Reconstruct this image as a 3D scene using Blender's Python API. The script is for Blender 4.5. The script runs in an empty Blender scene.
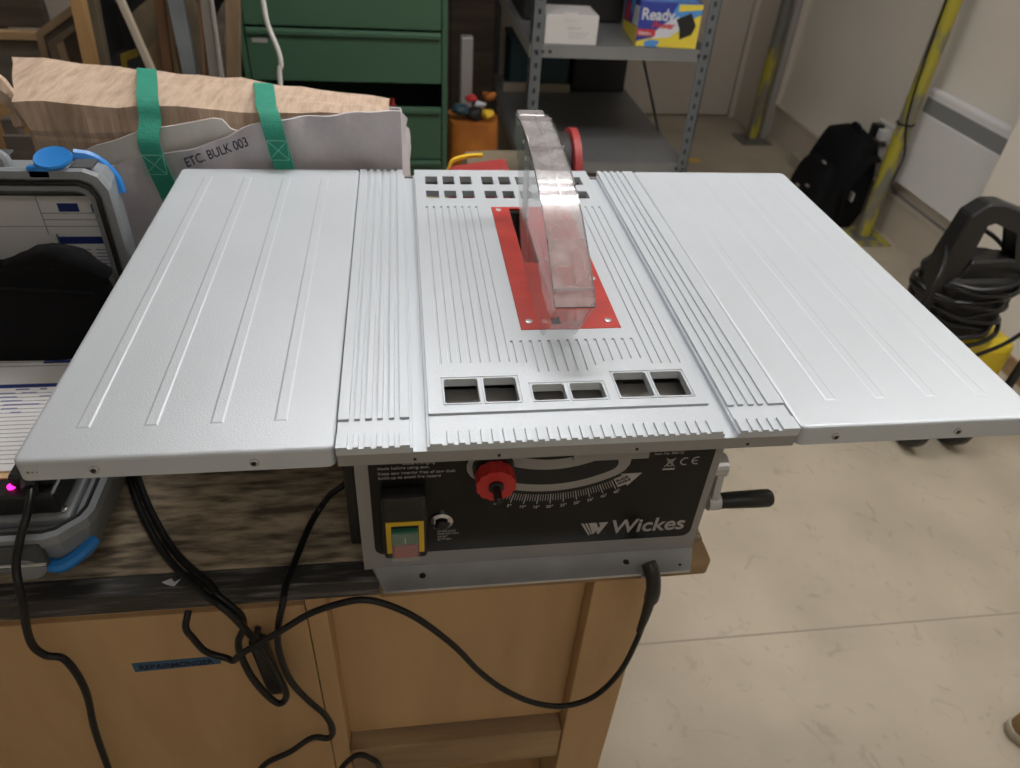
import bpy, bmesh, math, random
from mathutils import Vector, Matrix, noise
random.seed(7)
PI = math.pi
scn = bpy.context.scene
COL = scn.collection

# ------------------------------------------------------------------ materials
def mat(name, col, rough=.5, metal=0., var=0., vscale=8., bump=0., bscale=60., emit=0., spec=.5,
        col2=None, stretch=None, bevel=0., coat=0., detail=4., thresh=None):
    m = bpy.data.materials.new(name); m.use_nodes = True
    nt = m.node_tree; N = nt.nodes; L = nt.links
    b = N['Principled BSDF']
    b.inputs['Base Color'].default_value = (*col, 1)
    b.inputs['Roughness'].default_value = rough
    b.inputs['Metallic'].default_value = metal
    b.inputs['Specular IOR Level'].default_value = spec
    b.inputs['Coat Weight'].default_value = coat
    tc = N.new('ShaderNodeTexCoord'); mp = N.new('ShaderNodeMapping')
    L.new(tc.outputs['Object'], mp.inputs['Vector'])
    if stretch: mp.inputs['Scale'].default_value = stretch
    if var or col2:
        nz = N.new('ShaderNodeTexNoise'); nz.inputs['Scale'].default_value = vscale; nz.inputs['Detail'].default_value = detail
        L.new(mp.outputs['Vector'], nz.inputs['Vector'])
        cr = N.new('ShaderNodeValToRGB'); L.new(nz.outputs['Fac'], cr.inputs['Fac'])
        c2 = col2 if col2 else tuple(max(0, c * (1 - var)) for c in col)
        lo, hi = thresh if thresh else (.32, .68)
        cr.color_ramp.elements[0].position = lo; cr.color_ramp.elements[1].position = hi
        cr.color_ramp.elements[0].color = (*c2, 1); cr.color_ramp.elements[1].color = (*col, 1)
        L.new(cr.outputs['Color'], b.inputs['Base Color'])
    nrm = None
    if bevel:
        bv = N.new('ShaderNodeBevel'); bv.samples = 4; bv.inputs['Radius'].default_value = bevel
        nrm = bv.outputs['Normal']
    if bump:
        n2 = N.new('ShaderNodeTexNoise'); n2.inputs['Scale'].default_value = bscale; n2.inputs['Detail'].default_value = 3
        L.new(mp.outputs['Vector'], n2.inputs['Vector'])
        bp = N.new('ShaderNodeBump'); bp.inputs['Strength'].default_value = bump; bp.inputs['Distance'].default_value = .002
        L.new(n2.outputs['Fac'], bp.inputs['Height'])
        if nrm: L.new(nrm, bp.inputs['Normal'])
        nrm = bp.outputs['Normal']
    if nrm: L.new(nrm, b.inputs['Normal'])
    if emit:
        b.inputs['Emission Color'].default_value = (*col, 1); b.inputs['Emission Strength'].default_value = emit
    return m

def clear_mat(name, tint, frost, gloss=.06, frostcol=(.8, .76, .77)):
    """thin clear plastic: see-through with a fresnel reflection and a noise-broken pale diffuse haze"""
    m = bpy.data.materials.new(name); m.use_nodes = True
    nt = m.node_tree; N = nt.nodes; L = nt.links
    N.remove(N['Principled BSDF']); out = N['Material Output']
    tr = N.new('ShaderNodeBsdfTransparent'); tr.inputs['Color'].default_value = (*tint, 1)
    df = N.new('ShaderNodeBsdfDiffuse'); df.inputs['Color'].default_value = (*frostcol, 1)
    gl = N.new('ShaderNodeBsdfGlossy'); gl.inputs['Roughness'].default_value = gloss
    lw = N.new('ShaderNodeLayerWeight'); lw.inputs['Blend'].default_value = .5
    pw_ = N.new('ShaderNodeMath'); pw_.operation = 'POWER'; pw_.inputs[1].default_value = 3.
    L.new(lw.outputs['Facing'], pw_.inputs[0])
    fr = N.new('ShaderNodeMath'); fr.operation = 'MULTIPLY_ADD'; fr.inputs[1].default_value = .45; fr.inputs[2].default_value = .05
    L.new(pw_.outputs[0], fr.inputs[0])
    tc = N.new('ShaderNodeTexCoord'); nz = N.new('ShaderNodeTexNoise'); nz.inputs['Scale'].default_value = 30
    L.new(tc.outputs['Object'], nz.inputs['Vector'])
    mt = N.new('ShaderNodeMath'); mt.operation = 'MULTIPLY'; mt.inputs[1].default_value = frost * 2; mt.use_clamp = True
    L.new(nz.outputs['Fac'], mt.inputs[0])
    m1 = N.new('ShaderNodeMixShader'); m2 = N.new('ShaderNodeMixShader')
    L.new(mt.outputs[0], m1.inputs[0]); L.new(tr.outputs[0], m1.inputs[1]); L.new(df.outputs[0], m1.inputs[2])
    L.new(fr.outputs[0], m2.inputs[0]); L.new(m1.outputs[0], m2.inputs[1]); L.new(gl.outputs[0], m2.inputs[2])
    L.new(m2.outputs[0], out.inputs['Surface'])
    return m

M = {}
M['alu'] = mat('hammered_silver_paint', (.60, .645, .695), .42, .25, bump=.16, bscale=520, bevel=.0007, var=.05, vscale=5)
M['wing'] = mat('silver_powder_coat', (.60, .645, .695), .42, .25, bump=.14, bscale=620, var=.04, vscale=6)
M['galv'] = mat('bare_sheet_steel', (.62, .63, .65), .32, .55, bump=.15, bscale=25, var=.15, vscale=18)
M['greypaint'] = mat('grey_body_paint', (.33, .32, .31), .5, .2, bump=.1, bscale=300)
M['black'] = mat('satin_black_panel', (.011, .010, .009), .32, spec=.3, var=.3, vscale=30)
M['blackplastic'] = mat('black_plastic', (.012, .012, .013), .42, bump=.1, bscale=200)
M['rubber'] = mat('black_cable_rubber', (.010, .010, .011), .36, spec=.35)
M['void'] = mat('dark_inner_metal', (.17, .15, .135), .6)
M['red'] = mat('red_painted_steel', (.56, .050, .040), .4, var=.25, vscale=25, bump=.1, bscale=120)
M['dullred'] = mat('dull_red_plastic', (.33, .035, .035), .45)
M['redknob'] = mat('red_knob_plastic', (.55, .03, .025), .4)
M['steel'] = mat('blade_steel', (.5, .5, .5), .3, .9)
M['edge'] = mat('dark_plastic_edge', (.06, .055, .055), .3)
M['clear'] = clear_mat('clear_guard_plastic', (.975, .98, .975), .07, frostcol=(.85, .85, .85))
M['cleartop'] = clear_mat('scuffed_clear_plastic', (.90, .88, .89), .28, .07, frostcol=(.80, .77, .78))  # more of the pale diffuse haze mixed over the clear base
M['silk'] = mat('silver_screen_print', (.42, .40, .38), .6, bump=.05)
M['silver'] = mat('silver_band', (.34, .325, .31), .5, .2, bump=.1, bscale=300)
M['dullyellow'] = mat('dull_yellow_paint', (.30, .22, .03), .6)
M['yellow'] = mat('yellow_plastic', (.75, .48, .03), .45)
M['green'] = mat('green_button', (.03, .16, .10), .35)
M['pink'] = mat('red_button', (.42, .07, .08), .35)
M['chrome'] = mat('chrome', (.6, .6, .6), .2, .95)
M['benchtop'] = mat('worn_bench_wood', (.50, .40, .275), .75, col2=(.11, .085, .06), vscale=20, stretch=(1, 4.5, 1), bump=.5, bscale=110, thresh=(.34, .64), detail=15)
M['benchedge'] = mat('dark_painted_edge', (.035, .032, .030), .5, col2=(.20, .19, .18), vscale=24, stretch=(.6, 6, 6), bump=.3, bscale=60, thresh=(.2, .5))
M['ply'] = mat('birch_plywood', (.57, .37, .185), .55, col2=(.48, .30, .145), vscale=5, stretch=(3, 1, .5), bump=.08, bscale=50, coat=.1)
M['plyrough'] = mat('rough_pale_timber', (.42, .28, .15), .8, col2=(.27, .17, .09), vscale=6, stretch=(.6, 3, 4), bump=.5, bscale=60)
M['floor'] = None
M['wallpaint'] = mat('cream_wall_paint', (.88, .83, .75), .75, var=.05, vscale=1.3, bump=.06, bscale=80)
M['backpaint'] = mat('beige_back_wall', (.68, .62, .55), .75, var=.06, vscale=1.5)
M['ceil'] = mat('white_ceiling', (.75, .73, .70), .9, var=.03)
M['skirt'] = mat('cream_skirting', (.60, .54, .46), .45, var=.05)
M['greenmetal'] = mat('green_cabinet_enamel', (.047, .108, .064), .42, var=.12, vscale=4, bump=.05, bscale=90)
M['card'] = mat('worn_cardboard', (.56, .42, .32), .9, col2=(.40, .29, .21), vscale=22, stretch=(5, .7, .7), bump=.6, bscale=45, detail=8, thresh=(.28, .6))
M['bag'] = mat('grey_woven_bag', (.63, .59, .62), .75, col2=(.48, .45, .475), vscale=9, bump=.5, bscale=70)
M['bagin'] = mat('pale_bag_lining', (.85, .82, .78), .8, var=.15, vscale=12, bump=.4, bscale=60)
M['teal'] = mat('green_webbing', (.02, .28, .19), .7, var=.15, vscale=60, bump=.5, bscale=400)
M['stitch'] = mat('pale_stitching', (.18, .48, .38), .8)
M['casegrey'] = mat('grey_case_plastic', (.25, .27, .29), .5, bump=.1, bscale=400)
M['casein'] = mat('dark_case_inside', (.07, .075, .08), .6)
M['blue'] = mat('blue_case_plastic', (.02, .23, .68), .35)
M['paper'] = mat('white_paper', (.88, .88, .90), .8, var=.03)
M['navy'] = mat('navy_print', (.02, .04, .22), .7)
M['greyline'] = mat('grey_print', (.35, .36, .42), .7)
M['ink'] = mat('blue_ink', (.22, .25, .48), .8)
M['manila'] = mat('manila_card', (.72, .50, .28), .8)
M['fabric'] = mat('black_fabric', (.008, .008, .009), .9, spec=.15, bump=.4, bscale=150)
M['led'] = mat('pink_led', (1, .02, .35), .4, emit=3.)
M['tape'] = mat('blue_masking_tape', (.045, .12, .22), .8, var=.1)
M['inkblack'] = mat('black_marker', (.012, .012, .03), .8)
M['shelf'] = mat('grey_shelf_steel', (.25, .255, .26), .45, .3, var=.15, vscale=5)
M['post'] = mat('grey_upright_steel', (.16, .18, .20), .45, .4, var=.1, vscale=20)
M['hole'] = mat('punched_hole', (.02, .02, .02), .8)
M['whitecard'] = mat('white_carton', (.62, .60, .59), .7, var=.04)
M['bluecard'] = mat('blue_carton', (.03, .05, .30), .4)
M['yellowcard'] = mat('yellow_carton', (.75, .60, .06), .4)
M['skycard'] = mat('sky_blue_carton', (.08, .28, .65), .4)
M['palecard'] = mat('pale_carton', (.60, .62, .68), .4)
M['redcard'] = mat('red_carton', (.55, .04, .05), .4)
M['tealbox'] = mat('dark_teal_plastic', (.025, .065, .085), .5)
M['darkbox'] = mat('black_storage_plastic', (.012, .011, .011), .6)
M['orange'] = mat('orange_canvas', (.50, .17, .02), .75, col2=(.28, .08, .01), vscale=8, bump=.5, bscale=60)
M['brownwood'] = mat('dark_brown_timber', (.075, .050, .034), .8, col2=(.04, .028, .02), vscale=5, stretch=(.6, 3, 5), bump=.4)
M['greywood'] = mat('grey_weathered_timber', (.15, .125, .10), .8, col2=(.08, .066, .055), vscale=5, stretch=(.6, 3, 5), bump=.4)
M['pine'] = mat('pine_timber', (.50, .31, .13), .7, col2=(.38, .22, .09), vscale=5, stretch=(4, 4, .5), bump=.3)
M['tan'] = mat('tan_timber', (.26, .18, .105), .8, col2=(.16, .105, .06), vscale=6, stretch=(3, 3, .6), bump=.3)
M['olive'] = mat('old_board_wood', (.16, .125, .075), .8, col2=(.09, .07, .045), vscale=8, bump=.3)
M['rust'] = mat('reddish_timber', (.23, .125, .065), .8, col2=(.16, .085, .045), vscale=6, stretch=(3, 3, .6), bump=.3)
M['slate'] = mat('blue_grey_board', (.20, .22, .24), .6, col2=(.13, .145, .16), vscale=7, bump=.2)
M['stick'] = mat('pale_stick', (.40, .35, .28), .7)
M['whiteplastic'] = mat('white_plastic', (.72, .71, .70), .4)
M['radiator'] = mat('radiator_enamel', (.82, .82, .84), .35)
M['grille'] = mat('radiator_grille', (.26, .27, .28), .5)
M['poleyellow'] = mat('scuffed_yellow_paint', (.40, .35, .035), .55, col2=(.19, .18, .14), vscale=9, stretch=(2, 2, .5), thresh=(.44, .52), detail=8)
M['polegrey'] = mat('grey_pole_paint', (.19, .19, .18), .45, .3, var=.15, vscale=12)
M['washyellow'] = mat('yellow_washer_plastic', (.72, .55, .02), .35)
M['shoe'] = mat('tan_suede', (.26, .17, .07), .9, bump=.4, bscale=120, var=.15)
M['sole'] = mat('pale_sole', (.42, .37, .30), .7)
M['lamp'] = mat('light_diffuser', (1, .975, .95), .5, emit=19)
M['lamp_soft'] = mat('dim_light_diffuser', (1, .96, .91), .5, emit=6)

def floor_mat():
    m = mat('mottled_vinyl_floor', (.49, .43, .335), .5, col2=(.395, .345, .265), vscale=3.2, bump=.1, bscale=20, thresh=(.3, .62), detail=8)
    nt = m.node_tree; N = nt.nodes; L = nt.links; b = N['Principled BSDF']
    src = b.inputs['Base Color'].links[0].from_socket
    tc = N.new('ShaderNodeTexCoord'); n = N.new('ShaderNodeTexNoise'); n.inputs['Scale'].default_value = 14
    n.inputs['Detail'].default_value = 5; n.inputs['Distortion'].default_value = 1.6
    L.new(tc.outputs['Object'], n.inputs['Vector'])
    cr = N.new('ShaderNodeValToRGB'); L.new(n.outputs['Fac'], cr.inputs['Fac'])
    cr.color_ramp.elements[0].position = .28; cr.color_ramp.elements[0].color = (.84, .83, .80, 1)
    cr.color_ramp.elements[1].position = .40; cr.color_ramp.elements[1].color = (1, 1, 1, 1)
    mx = N.new('ShaderNodeMix'); mx.data_type = 'RGBA'; mx.blend_type = 'MULTIPLY'; mx.inputs[0].default_value = 1
    L.new(src, mx.inputs[6]); L.new(cr.outputs['Color'], mx.inputs[7])
    L.new(mx.outputs[2], b.inputs['Base Color'])
    return m
M['floor'] = floor_mat()

# ------------------------------------------------------------------ object helpers
def thing(name, label, cat, loc=(0, 0, 0), rotz=0, group=None):
    o = bpy.data.objects.new(name, None); COL.objects.link(o)
    o.empty_display_size = .05
    o.location = loc; o.rotation_euler = (0, 0, rotz)
    o['label'] = label; o['category'] = cat
    if group: o['group'] = group
    return o
def tag(o, label, cat, group=None):
    o['label'] = label; o['category'] = cat
    if group: o['group'] = group
    return o
def obj(name, bm, m, parent=None, label=None, smooth=False, recalc=True, world=False):
    """link a bmesh as one object; with world=True the mesh is in world coordinates and is moved into the parent's frame"""
    if recalc: bmesh.ops.recalc_face_normals(bm, faces=bm.faces[:])
    me = bpy.data.meshes.new(name); bm.to_mesh(me); bm.free()
    ms = m if isinstance(m, (list, tuple)) else [m]
    for x in ms: me.materials.append(M[x] if isinstance(x, str) else x)
    if smooth:
        me.shade_smooth()
        try: me.set_sharp_from_angle(angle=math.radians(38))
        except Exception: pass
    o = bpy.data.objects.new(name, me); COL.objects.link(o)
    if parent is not None:
        if world:
            W = Matrix.Identity(4); p = parent; chain = []
            while p is not None: chain.append(p); p = p.parent
            for p in reversed(chain):
                W = W @ (Matrix.Translation(p.location) @ p.rotation_euler.to_matrix().to_4x4())
            me.transform(W.inverted())
        o.parent = parent
    if label: o['label'] = label
    return o
def struct(name, bm, m, label=None):
    o = obj(name, bm, m); o['kind'] = 'structure'
    if label: o['label'] = label
    return o
def box(bm, x0, x1, y0, y1, z0, z1, bev=0, mi=0, seg=2, mtx=None):
    vs = [bm.verts.new((x, y, z)) for z in (z0, z1) for x, y in ((x0, y0), (x1, y0), (x1, y1), (x0, y1))]
    fs = [bm.faces.new([vs[i] for i in q]) for q in ((3, 2, 1, 0), (4, 5, 6, 7), (0, 1, 5, 4), (1, 2, 6, 5), (2, 3, 7, 6), (3, 0, 4, 7))]
    for f in fs: f.material_index = mi
    if bev:
        es = list({e for f in fs for e in f.edges})
        r = bmesh.ops.bevel(bm, geom=es, offset=bev, segments=seg, affect='EDGES', profile=.5)
        for f in r['faces']: f.material_index = mi
        if mtx:
            vv = list({v for f in bm.faces for v in f.verts if f in fs or f in r['faces']})
            bmesh.ops.transform(bm, matrix=mtx, verts=vv)
    elif mtx: bmesh.ops.transform(bm, matrix=mtx, verts=vs)
    return bm
def BOX(x0, x1, y0, y1, z0, z1, bev=0): return box(bmesh.new(), x0, x1, y0, y1, z0, z1, bev)
def prism(bm, pts, axis, a, b, mi=0):
    """extrude the 2-D polygon pts between a and b along axis ('x': pts are (y,z); 'y': (x,z); 'z': (x,y))"""
    def P(p, t): return {'x': (t, p[0], p[1]), 'y': (p[0], t, p[1]), 'z': (p[0], p[1], t)}[axis]
    A = [bm.verts.new(P(p, a)) for p in pts]; B = [bm.verts.new(P(p, b)) for p in pts]
    n = len(pts); fs = [bm.faces.new(A), bm.faces.new(B[::-1])]
    for i in range(n): fs.append(bm.faces.new((A[i], B[i], B[(i + 1) % n], A[(i + 1) % n])))
    for f in fs: f.material_index = mi
    return bm
def catmull(P, n=8):
    P = [Vector(p) for p in P]
    if len(P) < 3: return P
    Q = [P[0] * 2 - P[1]] + P + [P[-1] * 2 - P[-2]]; out = []
    for i in range(1, len(Q) - 2):
        for k in range(n):
            t = k / n; a, b, c, d = Q[i - 1], Q[i], Q[i + 1], Q[i + 2]
            out.append(.5 * ((2 * b) + (c - a) * t + (2 * a - 5 * b + 4 * c - d) * t * t + (3 * b - a - 3 * c + d) * t ** 3))
    out.append(P[-1]); return out
def tube(bm, pts, r, n=10, smoothn=8, mi=0, closed=False):
    P = catmull(pts, smoothn) if smoothn else [Vector(p) for p in pts]
    rr = r if callable(r) else (lambda t: r)
    up = None; rings = []
    for i, p in enumerate(P):
        t = (P[min(i + 1, len(P) - 1)] - P[max(i - 1, 0)]).normalized()
        if up is None:
            up = t.cross(Vector((0, 0, 1)))
            if up.length < .05: up = t.cross(Vector((1, 0, 0)))
            up.normalize()
        up = (up - t * up.dot(t)).normalized(); s = t.cross(up)
        R = rr(i / (len(P) - 1))
        rings.append([bm.verts.new(p + (up * math.cos(2 * PI * k / n) + s * math.sin(2 * PI * k / n)) * R) for k in range(n)])
    loft(bm, rings, mi=mi, verts=True)
    return bm
def loft(bm, rings, cap=True, mi=0, verts=False, closed=True):
    R = rings if verts else [[bm.verts.new(v) for v in r] for r in rings]
    n = len(R[0]); fs = []
    for a, b in zip(R, R[1:]):
        for i in range(n if closed else n - 1):
            j = (i + 1) % n; fs.append(bm.faces.new((a[i], a[j], b[j], b[i])))
    if cap and closed:
        fs.append(bm.faces.new(R[0][::-1])); fs.append(bm.faces.new(R[-1]))
    for f in fs: f.material_index = mi
    return bm
def lathe(bm, prof, c, axis='z', n=24, mi=0):
    """revolve (radius, height) pairs about an axis through c"""
    rings = []
    for r, h in prof:
        ring = []
        for k in range(n):
            a = 2 * PI * k / n; u, v = r * math.cos(a), r * math.sin(a)
            p = {'z': (u, v, h), 'y': (u, h, v), 'x': (h, u, v)}[axis]
            ring.append((c[0] + p[0], c[1] + p[1], c[2] + p[2]))
        rings.append(ring)
    return loft(bm, rings, mi=mi)
def ribbon(bm, pts, wdir, width, th=.002, smoothn=6, mi=0):
    P = catmull(pts, smoothn); w = Vector(wdir).normalized() * width / 2; rings = []
    for i, p in enumerate(P):
        t = (P[min(i + 1, len(P) - 1)] - P[max(i - 1, 0)]).normalized()
        nn = t.cross(w).normalized() * th / 2
        rings.append([p - w - nn, p + w - nn, p + w + nn, p - w + nn])
    return loft(bm, rings, mi=mi)
def text(body, size, m, parent, pos, ex=(1, 0, 0), ey=(0, 0, 1), depth=.0003, name='lettering', bold=0., shear=0., sx=1., align='LEFT', label=None):
    """lettering as a thin mesh; pos is the lower left of the first line in world space, ex/ey its reading and up directions"""
    cu = bpy.data.curves.new(name, 'FONT'); cu.body = body; cu.size = size; cu.extrude = depth; cu.offset = bold; cu.shear = shear
    cu.align_x = align
    t = bpy.data.objects.new('t', cu); COL.objects.link(t)
    bpy.context.view_layer.update()
    me = bpy.data.meshes.new_from_object(t.evaluated_get(bpy.context.evaluated_depsgraph_get()))
    bpy.data.objects.remove(t); bpy.data.curves.remove(cu)
    bm = bmesh.new(); bm.from_mesh(me); bpy.data.meshes.remove(me)
    X = Vector(ex).normalized(); Y = Vector(ey).normalized(); Z = X.cross(Y)
    T = Matrix(((X.x * sx, Y.x, Z.x, pos[0]), (X.y * sx, Y.y, Z.y, pos[1]), (X.z * sx, Y.z, Z.z, pos[2]), (0, 0, 0, 1)))
    bmesh.ops.transform(bm, matrix=T, verts=bm.verts[:])
    return obj(name, bm, m, parent, recalc=False, world=True, label=label)
def hfield(x0, x1, y0, y1, base, feats, zb):
    """plate whose top is at height base except in the rectangles feats = (x0,x1,y0,y1,height or None for a hole)"""
    def uniq(v, lo, hi):
        v = sorted(min(max(a, lo), hi) for a in v); out = [v[0]]
        for a in v[1:]:
            if a - out[-1] > 2e-5: out.append(a)
        return out
    xs = uniq([x0, x1] + [f[0] for f in feats] + [f[1] for f in feats], x0, x1)
    ys = uniq([y0, y1] + [f[2] for f in feats] + [f[3] for f in feats], y0, y1)
    nx, ny = len(xs) - 1, len(ys) - 1
    H = [[base] * ny for _ in range(nx)]
    for f in feats:
        for i in range(nx):
            cx = (xs[i] + xs[i + 1]) / 2
            if not f[0] < cx < f[1]: continue
            for j in range(ny):
                if f[2] < (ys[j] + ys[j + 1]) / 2 < f[3]: H[i][j] = f[4]
    bm = bmesh.new(); V = {}
    def v(i, j, z):
        k = (i, j, round(z, 6))
        if k not in V: V[k] = bm.verts.new((xs[i], ys[j], z))
        return V[k]
    def face(q):
        try: bm.faces.new(q)
        except ValueError: pass
    def h(i, j): return H[i][j] if 0 <= i < nx and 0 <= j < ny else None
    for i in range(nx):
        for j in range(ny):
            t = H[i][j]
            if t is None: continue
            face((v(i, j, t), v(i + 1, j, t), v(i + 1, j + 1, t), v(i, j + 1, t)))
            face((v(i, j + 1, zb), v(i + 1, j + 1, zb), v(i + 1, j, zb), v(i, j, zb)))
            for di, dj, a, b in ((1, 0, (i + 1, j), (i + 1, j + 1)), (-1, 0, (i, j + 1), (i, j)), (0, 1, (i + 1, j + 1), (i, j + 1)), (0, -1, (i, j), (i + 1, j))):
                o = h(i + di, j + dj); lo = zb if o is None else o
                if lo < t - 1e-6: face((v(*a, lo), v(*b, lo), v(*b, t), v(*a, t)))
    return bm
def dup(root, loc, rotz=None, label=None, group=None):
    r = root.copy(); COL.objects.link(r); r.location = loc
    if rotz is not None: r.rotation_euler = (0, 0, rotz)
    if label: r['label'] = label
    if group: r['group'] = group
    for ch in list(root.children):
        c = ch.copy(); COL.objects.link(c); c.parent = r
        for g in ch.children:
            d = g.copy(); COL.objects.link(d); d.parent = c
    return r
def rrect(x0, x1, y0, y1, r, n=5):
    out = []
    for cx, cy, a0 in ((x1 - r, y0 + r, -PI / 2), (x1 - r, y1 - r, 0), (x0 + r, y1 - r, PI / 2), (x0 + r, y0 + r, PI)):
        for k in range(n + 1):
            a = a0 + PI / 2 * k / n; out.append((cx + r * math.cos(a), cy + r * math.sin(a)))
    return out
def wob(bm, amp, scale, seed=0.):
    for v in bm.verts:
        n = noise.noise_vector(v.co * scale + Vector((seed, seed, seed))); v.co += n * amp
def subd(bm, cuts):
    bmesh.ops.subdivide_edges(bm, edges=bm.edges[:], cuts=cuts, use_grid_fill=True)

# ------------------------------------------------------------------ the room
HC = 2.7; XL, XR, YF, YB = -2.6, 2.30, -2.6, 4.52
struct('floor', BOX(XL, XR, YF, YB, -.1, 0), 'floor')
struct('ceiling', BOX(XL, XR, YF, YB, HC, HC + .1), 'ceil')
struct('wall_right', BOX(XR, XR + .1, YF, YB + .1, -.1, HC + .1), 'wallpaint')
struct('wall_left', BOX(XL - .1, XL, YF, YB + .1, -.1, HC + .1), 'wallpaint')
struct('wall_back', BOX(XL - .1, XR + .1, YB, YB + .1, -.1, HC + .1), 'backpaint')
struct('wall_front', BOX(XL - .1, XR + .1, YF - .1, YF, -.1, HC + .1), 'wallpaint')
# the boxed-in wall on the right, nearer the camera, and the corner boxing at the far end
struct('wall_pier', BOX(2.13, XR, YF, 2.0, 0, HC), 'wallpaint')
struct('wall_corner', BOX(2.16, XR, 4.12, YB, 0, HC), 'backpaint')
bm = BOX(2.275, XR, 2.0, 4.12, 0, .185); box(bm, 2.268, XR, 2.0, 4.12, .185, .20)
struct('baseboard_right', bm, 'skirt')
struct('baseboard_pier', BOX(2.118, 2.13, YF, 2.0, 0, .07), 'plyrough')
bm = BOX(XL, 2.16, .464, .4675, .0, .0006)
struct('trim_1', bm, mat('floor_weld', (.30, .255, .205), .6, var=.1))
# the flush door in the back wall
d = thing('door_1', 'plain pale door', 'door'); del d['label']; del d['category']; d['kind'] = 'structure'
obj('door_leaf', BOX(1.30, 2.12, YB - .035, YB, .012, 2.02, .003), mat('pale_door_paint', (.56, .51, .45), .55, var=.04), d)
bm = BOX(1.24, 1.295, YB - .05, YB, 0, 2.08); box(bm, 2.125, 2.16, YB - .05, YB, 0, 2.08); box(bm, 1.24, 2.16, YB - .05, YB, 2.03, 2.08)
obj('door_frame', bm, 'backpaint', d)
# dado line of darker paint at the far end of the right wall
# ceiling lights
def lamp(x, y, label, sx=1.2, sy=.3, soft=False):
    t = thing('ceiling_light', label, 'ceiling light', (x, y, HC - .06), 0, None)
    bm = BOX(-sx / 2 - .02, sx / 2 + .02, -sy / 2 - .02, sy / 2 + .02, .015, .06, .004)
    obj('housing', bm, 'whiteplastic', t)
    obj('diffuser', BOX(-sx / 2, sx / 2, -sy / 2, sy / 2, -.004, .0145, .003), 'lamp_soft' if soft else 'lamp', t)
    return t

# ------------------------------------------------------------------ table saw
T = 1.13
saw = thing('table_saw', 'silver bench table saw with two side wings standing on the workbench', 'table saw', (0, .3, .82))
def S(name, bm, m, parent=saw, **k): return obj(name, bm, m, parent, world=True, **k)
F = []
G = T - .0022
XA, XB = -.2212, .2212
F += [(XA, -.155, .018, .039, G), (.161, XB, .018, .039, G)]
for a, b in ((-.211, -.206), (-.201, -.196), (-.190, -.185), (-.180, -.174), (-.169, -.164)):
    F += [(a, b, .039, .642, G), (a, b, 0, .018, G)]
for a, b in ((.168, .1725), (.178, .183), (.189, .1935), (.199, .204)):
    F += [(a, b, .039, .642, G), (a, b, 0, .018, G)]
# mitre slots with narrow side ledges
for a, b in ((-.155, -.137), (.1425, .161)):
    F += [(a, b, 0, .642, T - .0035), (a + .0025, b - .0025, 0, .642, T - .0085), (a + .002, b - .002, .628, .642, None)]
# centre, front strip and teeth
F += [(-.137, .1425, .018, .0425, G)]
x = -.126
while x < .134:
    F.append((x, x + .0048, 0, .018, G)); x += .0105
# left, right and front groove fields
for k in range(8):
    x = -.1235 + k * .01025; F.append((x, x + .0030, .122, .505, T - .0016))
for x in (.1015, .1115, .1220, .1325): F.append((x, x + .0030, .112, .505, T - .0016))
ends = [.120, .120, .103, .103, .103, .103, .103, .103, .112, .118, .120, .121, .122, .122]
for k, e in enumerate(ends):
    x = -.0440 + k * .0104; F.append((x, x + .0030, e, .160, T - .0016))
# windows, each with a fine raised rim
WINF = [(-.120, -.086, .057, .095), (-.080, -.047, .057, .095), (-.032, .001, .057, .082), (.007, .041, .057, .082), (.056, .091, .057, .097), (.096, .130, .057, .097)]
for a, b, c, e in WINF:
    F += [(a - .003, b + .003, c - .003, e + .003, T - .0008), (a - .0018, b + .0018, c - .0018, e + .0018, T), (a, b, c, e, None)]
    for u in (a, b - .0014):
        for w_ in (c, e - .0014): F.append((u, u + .0014, w_, w_ + .0014, T - .0003))
for a, b in ((-.121, -.102), (-.094, -.076), (-.067, -.049), (-.033, -.015), (-.006, .012), (.021, .039), (.055, .073), (.081, .099), (.108, .127)):
    for c, e in ((.585, .616), (.534, .561)): F.append((a, b, c, e, None))
# notches in the back edge, opening for the red insert
F += [(-.155, -.137, .628, .642, None), (.1425, .161, .628, .642, None)]
F += [(-.0285, .0870, .1805, .5030, None)]
top = S('table_top', hfield(XA, XB, 0, .642, T, F, T - .0095), 'alu')
# skirt under the plate edge
bm = BOX(XA + .0008, XB - .0008, .0008, .006, T - .0235, T - .0097)
box(bm, XA + .0008, XA + .006, .006, .636, T - .0235, T - .0097); box(bm, XB - .006, XB - .0008, .006, .636, T - .0235, T - .0097)
box(bm, XA + .0008, XB - .0008, .636, .6412, T - .0235, T - .0097)
obj('table_skirt', bm, 'greypaint', top, world=True)
for x in (-.151, -.073, .060, .172):
    obj('skirt_hole', lathe(bmesh.new(), [(.0016, .0003), (.0016, -.0004)], (x, 0.0006, T - .0185), 'y', 12), 'hole', top, world=True)
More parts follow.
